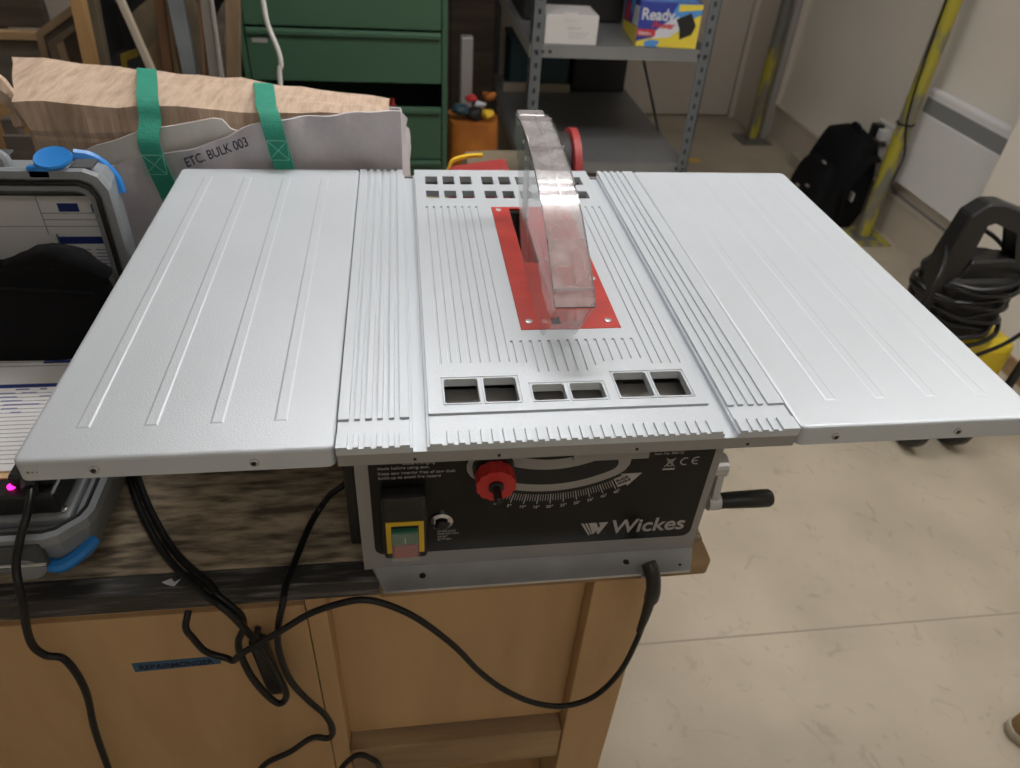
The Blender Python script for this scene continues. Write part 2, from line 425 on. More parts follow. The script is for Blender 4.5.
# rounded-corner windows read softer: small corner fillets
# extension wings
def wing(x0, x1, ribs, screws):
    bm = bmesh.new(); r = .008
    def outline(i):
        pts = rrect(x0 + i, x1 - i, i, .642 - i, max(r - i, .002), 5)
        return pts
    rings = [[(p[0], p[1], T - .0225) for p in outline(0)], [(p[0], p[1], T - .003) for p in outline(0)],
             [(p[0], p[1], T - .0010) for p in outline(.0010)], [(p[0], p[1], T - .0002) for p in outline(.0028)],
             [(p[0], p[1], T) for p in outline(.0045)]]
    loft(bm, rings)
    for a in ribs:
        b = a + .0125; h = .0005; s = .0020
        lo = [(a, .040, T), (b, .040, T), (b, .608, T), (a, .608, T)]
        hi = [(a + s, .040 + s, T + h), (b - s, .040 + s, T + h), (b - s, .608 - s, T + h), (a + s, .608 - s, T + h)]
        loft(bm, [lo, hi])
    w = S('extension_wing', bm, 'wing')
    for sx in screws:
        s = lathe(bmesh.new(), [(.0042, .0), (.0042, -.0016), (.003, -.0022), (.001, -.0022)], (sx, 0, T - .0125), 'y', 14)
        obj('screw', s, 'chrome', w, world=True)
        obj('screw_hole', lathe(bmesh.new(), [(.0022, -.0021), (.0022, -.0026)], (sx - .0005, 0, T - .0125), 'y', 12), 'hole', w, world=True)
    return w
wl = wing(-.4885, -.2222, (-.4500, -.3925, -.3355, -.2790), (-.425, -.292))
wr = wing(.2222, .4875, (.2670, .3220, .3795, .4370), (.262, .395))
bm = bmesh.new(); lathe(bm, [(.008, 0), (.008, .008), (.0035, .008), (.0035, .022)], (-.425, .06, T - .045), 'z', 12)
obj('wing_bolt', bm, 'galv', wl, world=True)
# corner rust of the left wing
for px, s in ((-.4785, .0022), (-.475, .0016), (-.4715, .0013)):
    obj('rust_spot', lathe(bmesh.new(), [(s, -.0001), (s * .5, -.0006)], (px, .0004, T - .013), 'y', 8), 'tan', wl, world=True)
# red insert plate, with its slot
IT = T + .0004
ins = S('throat_plate', hfield(-.0282, .0867, .1808, .5027, IT, [(-.0030, .0175, .335, .497, None), (.0085, .0195, .190, .206, None), (.0095, .0165, .206, .335, IT - .0012)], IT - .003), 'red', label='red steel insert plate around the blade slot')
for sx, sy in ((-.0175, .197), (.075, .196), (.077, .292), (-.019, .492), (.077, .485)):
    s = lathe(bmesh.new(), [(.0042, 0), (.0042, .0008), (.0026, .0012), (.0022, .0004), (.0004, .0004)], (sx, sy, IT), 'z', 14)
    obj('screw', s, 'galv', ins, world=True)
# blade, riving knife
bm = bmesh.new(); pts = []
for k in range(120):
    a = 2 * PI * k / 120; rr = .098 if k % 3 else .103
    pts.append((.285 + rr * math.cos(a), 1.012 + rr * math.sin(a)))
prism(bm, pts, 'x', .0125, .0150)
S('saw_blade', bm, 'steel')
bm = prism(bmesh.new(), [(.395, 1.02), (.425, 1.02), (.47, 1.13), (.486, 1.21), (.478, 1.245), (.455, 1.235), (.44, 1.18), (.415, 1.11), (.385, 1.05)], 'x', .0125, .0145)
S('riving_knife', bm, 'steel')
# motor block seen darkly through the windows
bm = BOX(-.11, -.01, .20, .42, .93, 1.05, .02); lathe(bm, [(.05, -.17), (.055, -.16), (.055, -.03), (.05, -.02)], (0, .30, .99), 'x', 20)
S('motor', bm, 'void', smooth=False)
bm = BOX(-.15, -.05, .10, .18, 1.02, 1.05); box(bm, .03, .12, .10, .135, 1.0, 1.035); box(bm, -.19, .19, .135, .150, .99, 1.06)
S('inner_bracket', bm, 'greypaint')
S('inner_ledge', BOX(-.212, .212, .076, .1035, 1.1066, 1.1080), 'silver')
# blade guard
X0, X1, PT = -.0030, .0385, .0018
ridge = [(.135, 1.187), (.175, 1.212), (.23, 1.2385), (.27, 1.251), (.313, 1.262), (.36, 1.269), (.41, 1.2735), (.45, 1.2735), (.485, 1.270)]
bottom = [(.485, 1.252), (.464, 1.230), (.436, 1.210), (.394, 1.170), (.345, 1.140), (.306, 1.132), (.20, 1.131), (.172, 1.1312), (.164, 1.1335)]
prof = ridge + bottom
def flare(bm, k, dx):
    for v in bm.verts:
        if v.co.z < 1.187: v.co.x -= (1.187 - v.co.z) / .057 * dx
    return bm
guard = S('blade_guard', flare(prism(bmesh.new(), prof, 'x', X0, X0 + PT), 0, .0045), 'clear', label='clear plastic side plate of the blade guard')
obj('side_plate', flare(prism(bmesh.new(), prof, 'x', X1 - PT, X1), 0, .0095), 'clear', guard, world=True)
def strip(pts, th, x0, x1):
    up = []; 
    for i, p in enumerate(pts):
        a = Vector(pts[max(i - 1, 0)]); b = Vector(pts[min(i + 1, len(pts) - 1)]); t = (b - a).normalized(); n = Vector((-t.y, t.x))
        up.append((p[0] + n.x * th, p[1] + n.y * th))
    return prism(bmesh.new(), list(pts) + up[::-1], 'x', x0, x1)
bm = strip(ridge[:4], .0020, X0 - .0012, X1 + .0012)
obj('top_cover', bm, 'cleartop', guard, world=True)
bm = strip([(a, b - .0012) for a, b in ridge[3:6]], .0020, X0 - .0004, X1 + .0004)
obj('top_cover', bm, 'cleartop', guard, world=True)
bm = strip([(a, b - .0024) for a, b in ridge[5:]], .0020, X0, X1)
obj('top_cover', bm, 'cleartop', guard, world=True)
# darker moulded edges of the guard
for k, x in enumerate((X0 - .0004, X1 + .0004)):
    obj('edge_rib', tube(bmesh.new(), [(x, a, b + .0006) for a, b in ridge], .0009, 6, 4), 'edge', guard, world=True)
obj('edge_rib', tube(bmesh.new(), [(X0, .135, 1.1875), (X1, .135, 1.1875)], .0009, 6, 0), 'edge', guard, world=True)
# centre seam and cross ribs
cx = (X0 + X1) / 2
for q, nm in ((ridge[:4], 'seam_rib'), (ridge[3:], 'seam_rib')):
    obj(nm, strip([(a, b + .0016) for a, b in q], .0014, cx + .001, cx + .0026), 'clear', guard, world=True)
for ry, rz in ((.150, 1.1985), (.27, 1.2525), (.285, 1.2545), (.36, 1.2700), (.452, 1.2735)):
    obj('cross_rib', BOX(X0 - .001, X1 + .001, ry - .0012, ry + .0012, rz, rz + .0034), 'cleartop', guard, world=True)
obj('rear_cap', BOX(X0 + .001, X1 - .004, .465, .490, 1.258, 1.2755, .003), 'cleartop', guard, world=True)
obj('front_pin', lathe(bmesh.new(), [(.0022, X0 + .004), (.0022, X1 - .004)], (0, .162, 1.150), 'x', 10), 'clear', guard, world=True)
obj('front_face', prism(bmesh.new(), [(.1355, 1.184), (.1372, 1.184), (.1655, 1.140), (.1640, 1.140)], 'x', X0 + PT, X1 - PT - .004), 'clear', guard, world=True)
for a, b in ((.205, 1.205), (.405, 1.262), (.38, 1.25)):
    obj('rivet', lathe(bmesh.new(), [(.0024, X0 - .0012), (.0024, X0)], (0, a, b), 'x', 10), 'galv', guard, world=True)

# body
BX0, BX1, BY, BZ = -.2185, .2135, .105, .822
bm = bmesh.new()
z1 = T - .024
box(bm, BX0, BX1, BY, BY + .003, BZ, z1)
box(bm, BX0, BX0 + .003, BY + .003, .56, BZ, z1); box(bm, BX1 - .003, BX1, BY + .003, .56, BZ, z1)
box(bm, BX0, BX1, .56, .563, BZ, z1)
body = S('body', bm, 'greypaint')
bm = bmesh.new()   # base flange with mitred ends, bolted to the bench
prism(bm, [(-.208, .1048), (.214, .1048), (.199, .068), (-.193, .068)], 'z', .8205, .8245)
flange = S('base_flange', bm, 'galv', label='bare steel foot flange')
for hx in (-.146, .118):
    obj('bolt_hole', lathe(bmesh.new(), [(.0042, 0), (.0042, .0006)], (hx, .088, .8243), 'z', 14), 'hole', flange, world=True)
obj('bolt_hole', lathe(bmesh.new(), [(.002, 0), (.002, .0006)], (.188, .078, .8243), 'z', 14), 'hole', flange, world=True)
# black front panel
def rpoly(x0, x1, z0, z1, r): return rrect(x0, x1, z0, z1, r, 4)
PY = BY - .0012
panel = S('front_panel', prism(bmesh.new(), rpoly(-.203, .203, .851, z1 - .001, .012), 'y', PY, BY + .0002), 'black')
CX, CZ = .005, 1.116
def arc(r0, r1, a0, a1, y0, y1, n=36, cap=True):
    """ring sector hanging below the tilt centre; angles from straight down, positive to the right"""
    pts = [(CX + r1 * math.sin(math.radians(a0 + (a1 - a0) * k / n)), CZ - r1 * math.cos(math.radians(a0 + (a1 - a0) * k / n))) for k in range(n + 1)]
    if cap:
        rc = (r0 + r1) / 2; w = (r1 - r0) / 2
        for k in range(1, 8):
            a = math.radians(a1); t = PI * k / 8
            pts.append((CX + math.sin(a) * (rc + w * math.cos(t)) + math.cos(a) * w * math.sin(t), CZ - math.cos(a) * (rc + w * math.cos(t)) + math.sin(a) * w * math.sin(t)))
    pts += [(CX + r0 * math.sin(math.radians(a1 - (a1 - a0) * k / n)), CZ - r0 * math.cos(math.radians(a1 - (a1 - a0) * k / n))) for k in range(n + 1)]
    if cap:
        for k in range(1, 8):
            a = math.radians(a0); t = PI * k / 8
            pts.append((CX + math.sin(a) * (rc - w * math.cos(t)) - math.cos(a) * w * math.sin(t), CZ - math.cos(a) * (rc - w * math.cos(t)) - math.sin(a) * w * math.sin(t)))
    return prism(bmesh.new(), pts, 'y', y0, y1)
P = lambda name, bm, m, **k: obj(name, bm, m, panel, world=True, **k)
P('slot_band', arc(.114, .166, -31, 30, PY - .0006, PY + .0002), 'silver')
P('tilt_slot', arc(.130, .154, -29, 29, PY - .0012, PY - .0004), 'hole')
bm = bmesh.new()
for d in range(46):
    a = math.radians(d - 18.5); L = .183 if d % 5 else .188
    w = .00035 if d % 5 else .0006
    s, c = math.sin(a), math.cos(a)
    q = [(CX + s * r + c * k, CZ - c * r + s * k) for r, k in ((.172, -w), (L, -w), (L, w), (.172, w))]
    prism(bm, q, 'y', PY - .0004, PY + .0001)
P('angle_scale', bm, 'silk')
for d in range(0, 50, 5):
    a = math.radians(d - 18.5); r = .1955
    text('%d°' % d, .0062, 'silk', panel, (CX + math.sin(a) * r, PY - .0002, CZ - math.cos(a) * r), (math.cos(a), 0, math.sin(a)), (-math.sin(a), 0, math.cos(a)), align='CENTER', name='scale_numeral', bold=.0001)
a = math.radians(27.5); ar = Vector((math.cos(a), math.sin(a))); up = Vector((-math.sin(a), math.cos(a))); o0 = Vector((CX + math.sin(a) * .178, CZ - math.cos(a) * .178))
q = [o0 + ar * u + up * w for u, w in ((0, -.009), (.012, -.009), (.010, -.013), (.034, -.001), (.010, .011), (.012, .007), (0, .007))]
P('arrow', prism(bmesh.new(), [(v.x, v.y) for v in q], 'y', PY - .0004, PY + .0001), 'silk')
for i, w in enumerate(('BLADE', 'ANGLE')):
    p0 = o0 + ar * .0015 + up * (.0005 - i * .0055)
    text(w, .0052, 'inkblack', panel, (p0.x, PY - .0007, p0.y), (ar.x, 0, ar.y), (up.x, 0, up.y), name='arrow_lettering', bold=.0001)
# maker's lettering
text('Wickes', .0345, 'silk', panel, (.0935, PY - .0002, .8655), (1, 0, .005), bold=.0005, sx=.94, shear=.06)
bm = bmesh.new()
for q in ([(.0585, .887), (.0615, .887), (.0700, .8665), (.0685, .8655)],
          [(.0535, .887), (.0570, .887), (.0672, .8650), (.0655, .8645)],
          [(.0635, .887), (.0735, .887), (.0765, .8785), (.0725, .8660), (.0710, .8660)],
          [(.0765, .887), (.0885, .887), (.0790, .8655), (.0770, .8655), (.0740, .8745), (.0795, .8800)]):
    prism(bm, q, 'y', PY - .0004, PY + .0001)
P('emblem', bm, 'silk')
for i, w in enumerate(('blade changing', 'blade before using saw.', 'Keep saw interior free of saw dust', 'build-up to avoid fire hazard')):
    text(w, .0062, 'silk', panel, (-.193 + (.028 if i == 0 else 0), PY - .0002, 1.0045 - i * .0068 - (.0012 if i > 1 else 0)), name='instruction_lettering')
for i, w in enumerate(('OVERLOAD', 'PROTECTION', 'RE-SET', 'BUTTON')):
    text(w, .0043, 'silk', panel, (-.1265, PY - .0002, .8870 - i * .0050), name='reset_lettering')
# CE mark and bin mark
def ringarc(cx, cz, r, w, a0, a1, n=18):
    pts = [(cx + (r + w) * math.cos(math.radians(a0 + (a1 - a0) * k / n)), cz + (r + w) * math.sin(math.radians(a0 + (a1 - a0) * k / n))) for k in range(n + 1)]
    pts += [(cx + r * math.cos(math.radians(a1 - (a1 - a0) * k / n)), cz + r * math.sin(math.radians(a1 - (a1 - a0) * k / n))) for k in range(n + 1)]
    return pts
bm = bmesh.new()
prism(bm, ringarc(.1685, .9885, .0048, .0014, 65, 295), 'y', PY - .0004, PY + .0001)
prism(bm, ringarc(.1825, .9890, .0048, .0014, 65, 295), 'y', PY - .0004, PY + .0001)
box(bm, .1770, .1835, PY - .0004, PY + .0001, .9884, .9896)
P('ce_mark', bm, 'silk')
bm = BOX(.1425, .1575, PY - .0004, PY + .0001, .9755, .9780)
for q in ([(.1440, .9945), (.1450, .9952), (.1565, .9815), (.1555, .9808)], [(.1550, .9952), (.1560, .9945), (.1445, .9808), (.1435, .9815)],
          [(.1458, .9925), (.1542, .9925), (.1542, .9915), (.1458, .9915)], [(.1463, .9915), (.1470, .9915), (.1480, .9820), (.1473, .9820)], [(.1530, .9915), (.1537, .9915), (.1527, .9820), (.1520, .9820)],
          [(.1473, .9828), (.1527, .9828), (.1527, .9818), (.1473, .9818)]):
    prism(bm, q, 'y', PY - .0004, PY + .0001)
P('bin_mark', bm, 'silk')
text('Item No. 500122', .0052, 'silk', panel, (.128, PY - .0002, 1.0015), name='panel_lettering')
# switch
bm = box(bmesh.new(), -.191, -.139, PY - .020, PY, .864, .972, .005)
sw = S('power_switch', bm, 'blackplastic')
def W(name, bm, m, **k):
    bmesh.ops.translate(bm, vec=(0, 0, .026), verts=bm.verts[:])
    return obj(name, bm, m, sw, world=True, **k)
SY = PY - .0202
bm = bmesh.new(); prism(bm, [(-.187, .906), (-.143, .906), (-.143, .900), (-.187, .900)], 'y', SY - .001, SY + .001)
prism(bm, [(-.187, .900), (-.181, .900), (-.181, .852), (-.187, .852)], 'y', SY - .001, SY + .001); prism(bm, [(-.149, .900), (-.143, .900), (-.143, .852), (-.149, .852)], 'y', SY - .001, SY + .001)
W('switch_surround', bm, 'yellow')
W('start_button', box(bmesh.new(), -.180, -.150, SY - .006, SY + .001, .872, .895, .0015), 'green', label='green start button')
W('start_mark', BOX(-.1657, -.1643, SY - .0066, SY - .0058, .875, .885), 'whitecard')
bm = box(bmesh.new(), -.179, -.151, SY - .009, SY + .001, .850, .871, .003)
W('stop_button', bm, 'pink', label='red stop button')
W('button_cover', box(bmesh.new(), -.181, -.149, SY - .011, SY - .0095, .848, .897, .0005), 'clear')
bm = lathe(bmesh.new(), [(.014, 0), (.014, -.003), (.010, -.005), (.009, -.002)], (-.1215, PY, .908), 'y', 24)
rb = S('reset_button', bm, 'chrome', smooth=True)
obj('button_cap', lathe(bmesh.new(), [(.0075, -.001), (.0075, -.009), (.005, -.011)], (-.1215, PY, .908), 'y', 18), 'blackplastic', rb, world=True)
# lock knob
bm = bmesh.new(); pts = []
for k in range(72):
    a = 2 * PI * k / 72; r = .0225 - .0012 * (1 if k % 6 < 2 else 0); pts.append((-.0625 + r * math.cos(a), .9960 + r * math.sin(a)))
prism(bm, pts, 'y', BY - .034, BY - .016)
kn = S('lock_knob', bm, 'redknob', label='round red knob on the tilt slot')
obj('knob_spacer', lathe(bmesh.new(), [(.024, 0), (.024, -.008), (.017, -.009), (.017, -.017)], (-.0625, BY - .001, .9960), 'y', 24), 'blackplastic', kn, world=True)
obj('knob_bolt', lathe(bmesh.new(), [(.0085, -.033), (.0085, -.037), (.0048, -.038), (.0048, -.056), (.003, -.058)], (-.0625, BY, .9960), 'y', 18), 'blackplastic', kn, world=True)
# crank
bm = lathe(bmesh.new(), [(.007, BX1 - .002), (.007, .235)], (0, .128, .955), 'x', 14)
lathe(bm, [(.014, .219), (.015, .235)], (0, .128, .955), 'x', 20)
prism(bm, [(.117, .955), (.139, .955), (.128, .893), (.110, .895)], 'x', .224, .233)
lathe(bm, [(.012, .222), (.012, .238)], (0, .119, .898), 'x', 18)
ck = S('crank_handle', bm, 'galv', label='steel crank with black grip')
obj('grip', lathe(bmesh.new(), [(.009, .238), (.0105, .240), (.012, .288), (.012, .306), (.010, .310)], (0, .119, .898), 'x', 20), 'blackplastic', ck, world=True, smooth=True)
# dark cord bracket beside the body
S('side_cover', box(bmesh.new(), -.2345, BX0 - .0002, .13, .30, .84, 1.06, .004), 'blackplastic')
# mains lead of the saw, coming from under the flange
D = [(.139, .068, .858), (.146, .052, .838), (.149, .054, .802), (.148, .055, .752), (.146, .055, .694), (.134, .055, .614), (.105, .055, .552), (.062, .055, .531), (.014, .055, .548), (-.033, .055, .592),
     (-.071, .055, .646), (-.106, .055, .713), (-.151, .055, .779), (-.187, .057, .811), (-.216, .057, .826), (-.245, .056, .824), (-.282, .053, .812), (-.321, .050, .784), (-.350, .048, .764), (-.374, .048, .744),
     (-.384, .052, .727), (-.396, .058, .725), (-.417, .060, .739), (-.426, .060, .769), (-.430, .060, .792), (-.427, .074, .806)]
cord = S('power_lead', tube(bmesh.new(), D[3:], .0042, 10, 6), 'rubber', smooth=True)
bm = bmesh.new(); tube(bm, [(.1385, .068, .846), (.1430, .058, .836), (.1470, .053, .812), (.1485, .054, .790)], lambda t: .0098, 12, 6)
tube(bm, [(.1480, .055, .793), (.1480, .055, .752), (.1460, .055, .715)], lambda t: .0078 - .003 * t, 12, 6)
obj('taped_plug', bm, 'blackplastic', cord, world=True, smooth=True)
obj('lead_clip', box(bmesh.new(), .131, .147, .060, .078, .8245, .8290, .001), 'galv', cord, world=True)

# ------------------------------------------------------------------ workbench
bench = thing('workbench', 'old wooden workbench with pale plywood front under the table saw', 'workbench', (-.6, .6, 0))
def Bn(name, bm, m, **k): return obj(name, bm, m, bench, world=True, **k)
bm = BOX(-1.9, .236, .122, 1.28, .7885, .82, .002)
bt = Bn('bench_top', bm, 'benchtop')
bm = box(bmesh.new(), -1.9, -.200, .090, .1215, .788, .8205, .002)
Bn('edge_strip', bm, 'benchedge', label='dark painted front edge strip')
bm = box(bmesh.new(), -.1998, .236, .086, .1218, .788, .8198, .004)
subd(bm, 3); wob(bm, .0015, 30)
Bn('edge_strip', bm, 'plyrough', label='chipped bare wood front edge')
Bn('top_rail', BOX(-1.85, .176, .099, .125, .776, .7878), 'ply')
door = Bn('door', BOX(-.790, -.2975, .0955, .115, .12, .770, .001), 'ply')
obj('tape_label', prism(bmesh.new(), [(-.531, .6705), (-.420, .6720), (-.420, .6540), (-.531, .6500)], 'y', .0948, .0955), 'tape', door, world=True, label='blue tape with handwritten REPAIRMONGER')
text('REPAIRMONGER', .0150, 'inkblack', door, (-.524, .0945, .6545), (1, 0, .012), bold=.0002, sx=.86)
Bn('door', BOX(-1.85, -.795, .0955, .115, .12, .770, .001), 'ply')
Bn('stile', BOX(-.296, -.2705, .0960, .140, .05, .7878, .001), 'ply')
Bn('back_panel', BOX(-.2700, .083, .124, .136, .378, .7757), 'ply')
Bn('lower_rail', box(bmesh.new(), -.2700, .083, .100, .150, .270, .362, .002), 'plyrough')
Bn('shelf_void', BOX(-.2700, .083, .16, .60, .05, .06), 'ply')
bm = box(bmesh.new(), .084, .165, .0960, .19, .0, .7878, .002)
Bn('leg', bm, 'ply')
Bn('leg', BOX(.084, .165, 1.10, 1.18, 0, .7878, .002), 'ply')
Bn('leg', BOX(-1.85, -1.78, .125, .19, 0, .7878), 'ply')
Bn('leg', BOX(-1.85, -1.78, 1.10, 1.18, 0, .7878), 'ply')
Bn('end_panel', BOX(.086, .160, .19, 1.10, .10, .7878), 'ply')
Bn('floor_panel', BOX(-1.78, .084, .20, 1.10, .06, .09), 'ply')
Bn('paint_mark', prism(bmesh.new(), [(-.462, .107), (-.452, .112), (-.447, .106), (-.440, .111), (-.446, .100), (-.455, .103)], 'z', .8204, .8208), 'palecard')

# ------------------------------------------------------------------ loose cables in front
def cable(pts, label, r=.0042, name='power_cable', extra=None):
    bm = tube(bmesh.new(), pts, r, 10, 7)
    o = obj(name, bm, 'rubber', smooth=True); tag(o, label, 'cable')
    return o
ca = cable([(-.590, .165, .950), (-.582, .148, .952), (-.578, .120, .944), (-.584, .098, .925), (-.590, .080, .900), (-.587, .060, .870), (-.604, .060, .790), (-.598, .060, .758), (-.579, .060, .744), (-.576, .060, .675), (-.592, .060, .575), (-.604, .060, .466), (-.615, .060, .362), (-.61, .09, .2), (-.60, .06, .03), (-.55, -.1, .0055)],
      'black cable from the tester case plug hanging over the bench door', .0046)
bm = box(bmesh.new(), -.612, -.567, .160, .196, .9405, .958, .004)
pl = obj('mains_plug', bm, 'blackplastic', ca)
bm = bmesh.new(); tube(bm, [(-.590, .162, .9515), (-.582, .144, .952)], .0085, 10, 4)
for k in range(4): box(bm, -.601, -.575, .182 - k * .005, .1845 - k * .005, .9582, .9600)
obj('plug_ribs', bm, 'rubber', ca)
cable([(-.40, .72, .8265), (-.47, .60, .8265), (-.53, .48, .8265), (-.572, .364, .8265), (-.551, .30, .8265), (-.515, .223, .8265), (-.465, .144, .8265), (-.412, .086, .8265), (-.386, .066, .823), (-.371, .061, .800), (-.350, .061, .733), (-.338, .061, .660), (-.335, .061, .619), (-.346, .061, .599), (-.359, .062, .618),
       (-.374, .066, .661), (-.381, .069, .710), (-.379, .070, .741), (-.369, .071, .766), (-.368, .072, .790), (-.378, .073, .812), (-.392, .080, .826), (-.402, .094, .8262), (-.454, .148, .8262), (-.504, .226, .8262), (-.541, .302, .8262), (-.562, .366, .8262), (-.535, .45, .8262), (-.50, .55, .8262)],
      'black cable looping from the bench top beside the blue tape label', .0046)
t = thing('inline_connector', 'black inline cable connector hanging beside the cable loop', 'connector', (-.352, .080, .60))
bm = box(bmesh.new(), -.0115, .0115, -.008, .008, .0, .13, .005)
bmesh.ops.rotate(bm, verts=bm.verts[:], matrix=Matrix.Rotation(-.06, 3, 'Y'))
obj('connector_body', bm, 'blackplastic', t)
bm = tube(bmesh.new(), [(-.007, 0, .126), (-.006, 0, .138), (-.004, .002, .148)], .0042, 10, 4)
obj('cable_stub', bm, 'rubber', t)
cable([(-.236, .20, .90), (-.243, .20, .880), (-.262, .20, .862), (-.279, .205, .832), (-.292, .178, .8265), (-.305, .121, .8262), (-.312, .088, .8262), (-.3125, .064, .826), (-.322, .060, .790), (-.328, .060, .755), (-.330, .060, .718), (-.325, .060, .658), (-.308, .060, .603), (-.289, .060, .559), (-.282, .060, .514), (-.291, .060, .492), (-.314, .060, .497), (-.350, .060, .461), (-.385, .060, .436),
       (-.398, .052, .424), (-.380, .046, .420), (-.345, .046, .410), (-.315, .050, .385), (-.292, .055, .380), (-.270, .060, .411), (-.252, .060, .430), (-.235, .060, .417), (-.222, .060, .374), (-.235, .07, .20), (-.26, .06, .03), (-.32, -.05, .006)],
      'black cable hanging from the left side of the saw past the door edge', .0044)

# ------------------------------------------------------------------ tester case
case = thing('tester_case', 'open grey hard case with blue bumpers at left of the saw', 'case', (-.78, .29, .82))
def Cs(name, bm, m, parent=case, **k): return obj(name, bm, m, parent, world=True, **k)
def outl(i, x0=-1.02, x1=-.530, y0=.112, y1=.455, c=.034):
    x0 += i; x1 -= i; y0 += i; y1 -= i; c = c - i * .5; e = .008
    return [(x0 + c, y0), (x1 - c - e, y0), (x1 - c + e * .6, y0 + e * .5), (x1 - e * .5, y0 + c - e * .6), (x1, y0 + c + e), (x1, y1 - c), (x1 - c, y1), (x0 + c, y1), (x0, y1 - c), (x0, y0 + c)]
bm = bmesh.new()
R = [[(x, y, z) for x, y in outl(i)] for i, z in ((.030, .8205), (.020, .826), (.012, .86), (.004, .885), (0, .892), (0, .905), (.010, .905), (.012, .899), (.022, .899), (.026, .893))]
loft(bm, R)
base = Cs('case_base', bm, 'casegrey')
def gasket(i, z, r, plane=None):
    pts = [(x, y, z) for x, y in outl(i)]; pts = pts + [pts[0]]
    return tube(bmesh.new(), pts, r, 6, 0)
obj('gasket', gasket(.011, .9045, .0028), 'blackplastic', base, world=True)
# blue corner bumper, front latch recess
bm = bmesh.new()
o = outl(-.002); z = .862
P3 = [(-.588, .121, .850), (-.570, .119, .850), (-.553, .134, .853), (-.543, .152, .856)]
tube(bm, P3, .0085, 8, 5)
obj('corner_bumper', bm, 'blue', base, world=True, label='blue corner bumper')
bm = box(bmesh.new(), -.66, -.578, .108, .118, .860, .898, .003)
obj('latch_recess', bm, 'casein', base, world=True)
bm = lathe(bmesh.new(), [(.020, .121), (.020, .110), (.016, .107)], (-.603, 0, .858), 'y', 20)
obj('latch', bm, 'casegrey', base, world=True)
obj('latch_bar', BOX(-.64, -.578, .1045, .1075, .868, .870), 'whiteplastic', base, world=True)
bm = box(bmesh.new(), -1.0, -.552, .140, .440, .8935, .9090, .004)
obj('deck_plate', bm, 'casegrey', base, world=True)
for sx in (-.562,): obj('deck_screw', lathe(bmesh.new(), [(.005, 0), (.005, .002), (.003, .003)], (sx, .152, .9090), 'z', 12), 'chrome', base, world=True)
bm = box(bmesh.new(), -.632, -.562, .146, .200, .9095, .940, .004)
sk = obj('socket_block', bm, 'blackplastic', base, world=True)
obj('indicator', lathe(bmesh.new(), [(.0042, 0), (.0042, .003), (.002, .005)], (-.612, .162, .9400), 'z', 12), 'led', base, world=True, label='glowing pink indicator light')
# lid, standing up on the hinge
lid0 = []
def lo(i, x0=-1.02, x1=-.530, z0=.906, z1=1.198, c=.026):
    x0 += i; x1 -= i; z0 += i; z1 -= i; e = .008; c = c - i * .4
    return [(x0 + .01, z0), (x1 - .01, z0), (x1, z0 + .01), (x1, z1 - c), (x1 - c * .35, z1 - c * .28), (x1 - c, z1), (x0 + c, z1), (x0, z1 - c), (x0, z0 + .01)]
YL = .462
bm = bmesh.new()
R = [[(x, y, z) for x, z in lo(i)] for i, y in ((.034, YL + .100), (.024, YL + .094), (.008, YL + .03), (0, YL + .006), (.002, YL), (.012, YL), (.014, YL + .006), (.030, YL + .006), (.032, YL + .062))]
loft(bm, R)
lid = Cs('lid', bm, 'casegrey')
pts = [(x, YL + .001, z) for x, z in lo(.018)]
obj('gasket', tube(bmesh.new(), pts + [pts[0]], .0032, 6, 0), 'blackplastic', lid, world=True)
bm = tube(bmesh.new(), [(-.596, .545, 1.186), (-.578, .549, 1.181), (-.563, .550, 1.168), (-.553, .549, 1.150), (-.551, .546, 1.132)], .0085, 8, 5)
obj('corner_bumper', bm, 'blue', lid, world=True, label='blue corner bumper')
# top face fittings: handle with recess, blue latch disc
obj('handle_recess', box(bmesh.new(), -.86, -.660, .474, .528, 1.1960, 1.2000, .002), 'casein', lid, world=True)
bm = tube(bmesh.new(), [(-.655, .485, 1.190), (-.660, .490, 1.203), (-.685, .495, 1.211), (-.75, .497, 1.212), (-.815, .495, 1.211), (-.840, .490, 1.203), (-.845, .485, 1.190)], .0085, 10, 5)
obj('handle', bm, 'casegrey', lid, world=True)
bm = lathe(bmesh.new(), [(.010, -.022), (.012, -.008), (.026, -.004), (.0285, 0), (.027, .003), (.018, .0015), (.002, .0015)], (0, 0, 0), 'z', 28)
bmesh.ops.scale(bm, vec=(.82, .72, .9), verts=bm.verts[:])
bmesh.ops.rotate(bm, verts=bm.verts[:], matrix=Matrix.Rotation(.35, 3, 'X'))
bmesh.ops.translate(bm, vec=(-.5930, .4780, 1.2070), verts=bm.verts[:])
obj('latch_disc', bm, 'blue', lid, world=True, smooth=True, label='round blue latch')
obj('latch_tab', box(bmesh.new(), -.622, -.595, .462, .472, 1.186, 1.202, .002), 'blue', lid, world=True, label='blue latch tab')
obj('latch_recess', box(bmesh.new(), -.575, -.548, .470, .500, 1.1945, 1.1985, .001), 'casein', lid, world=True)
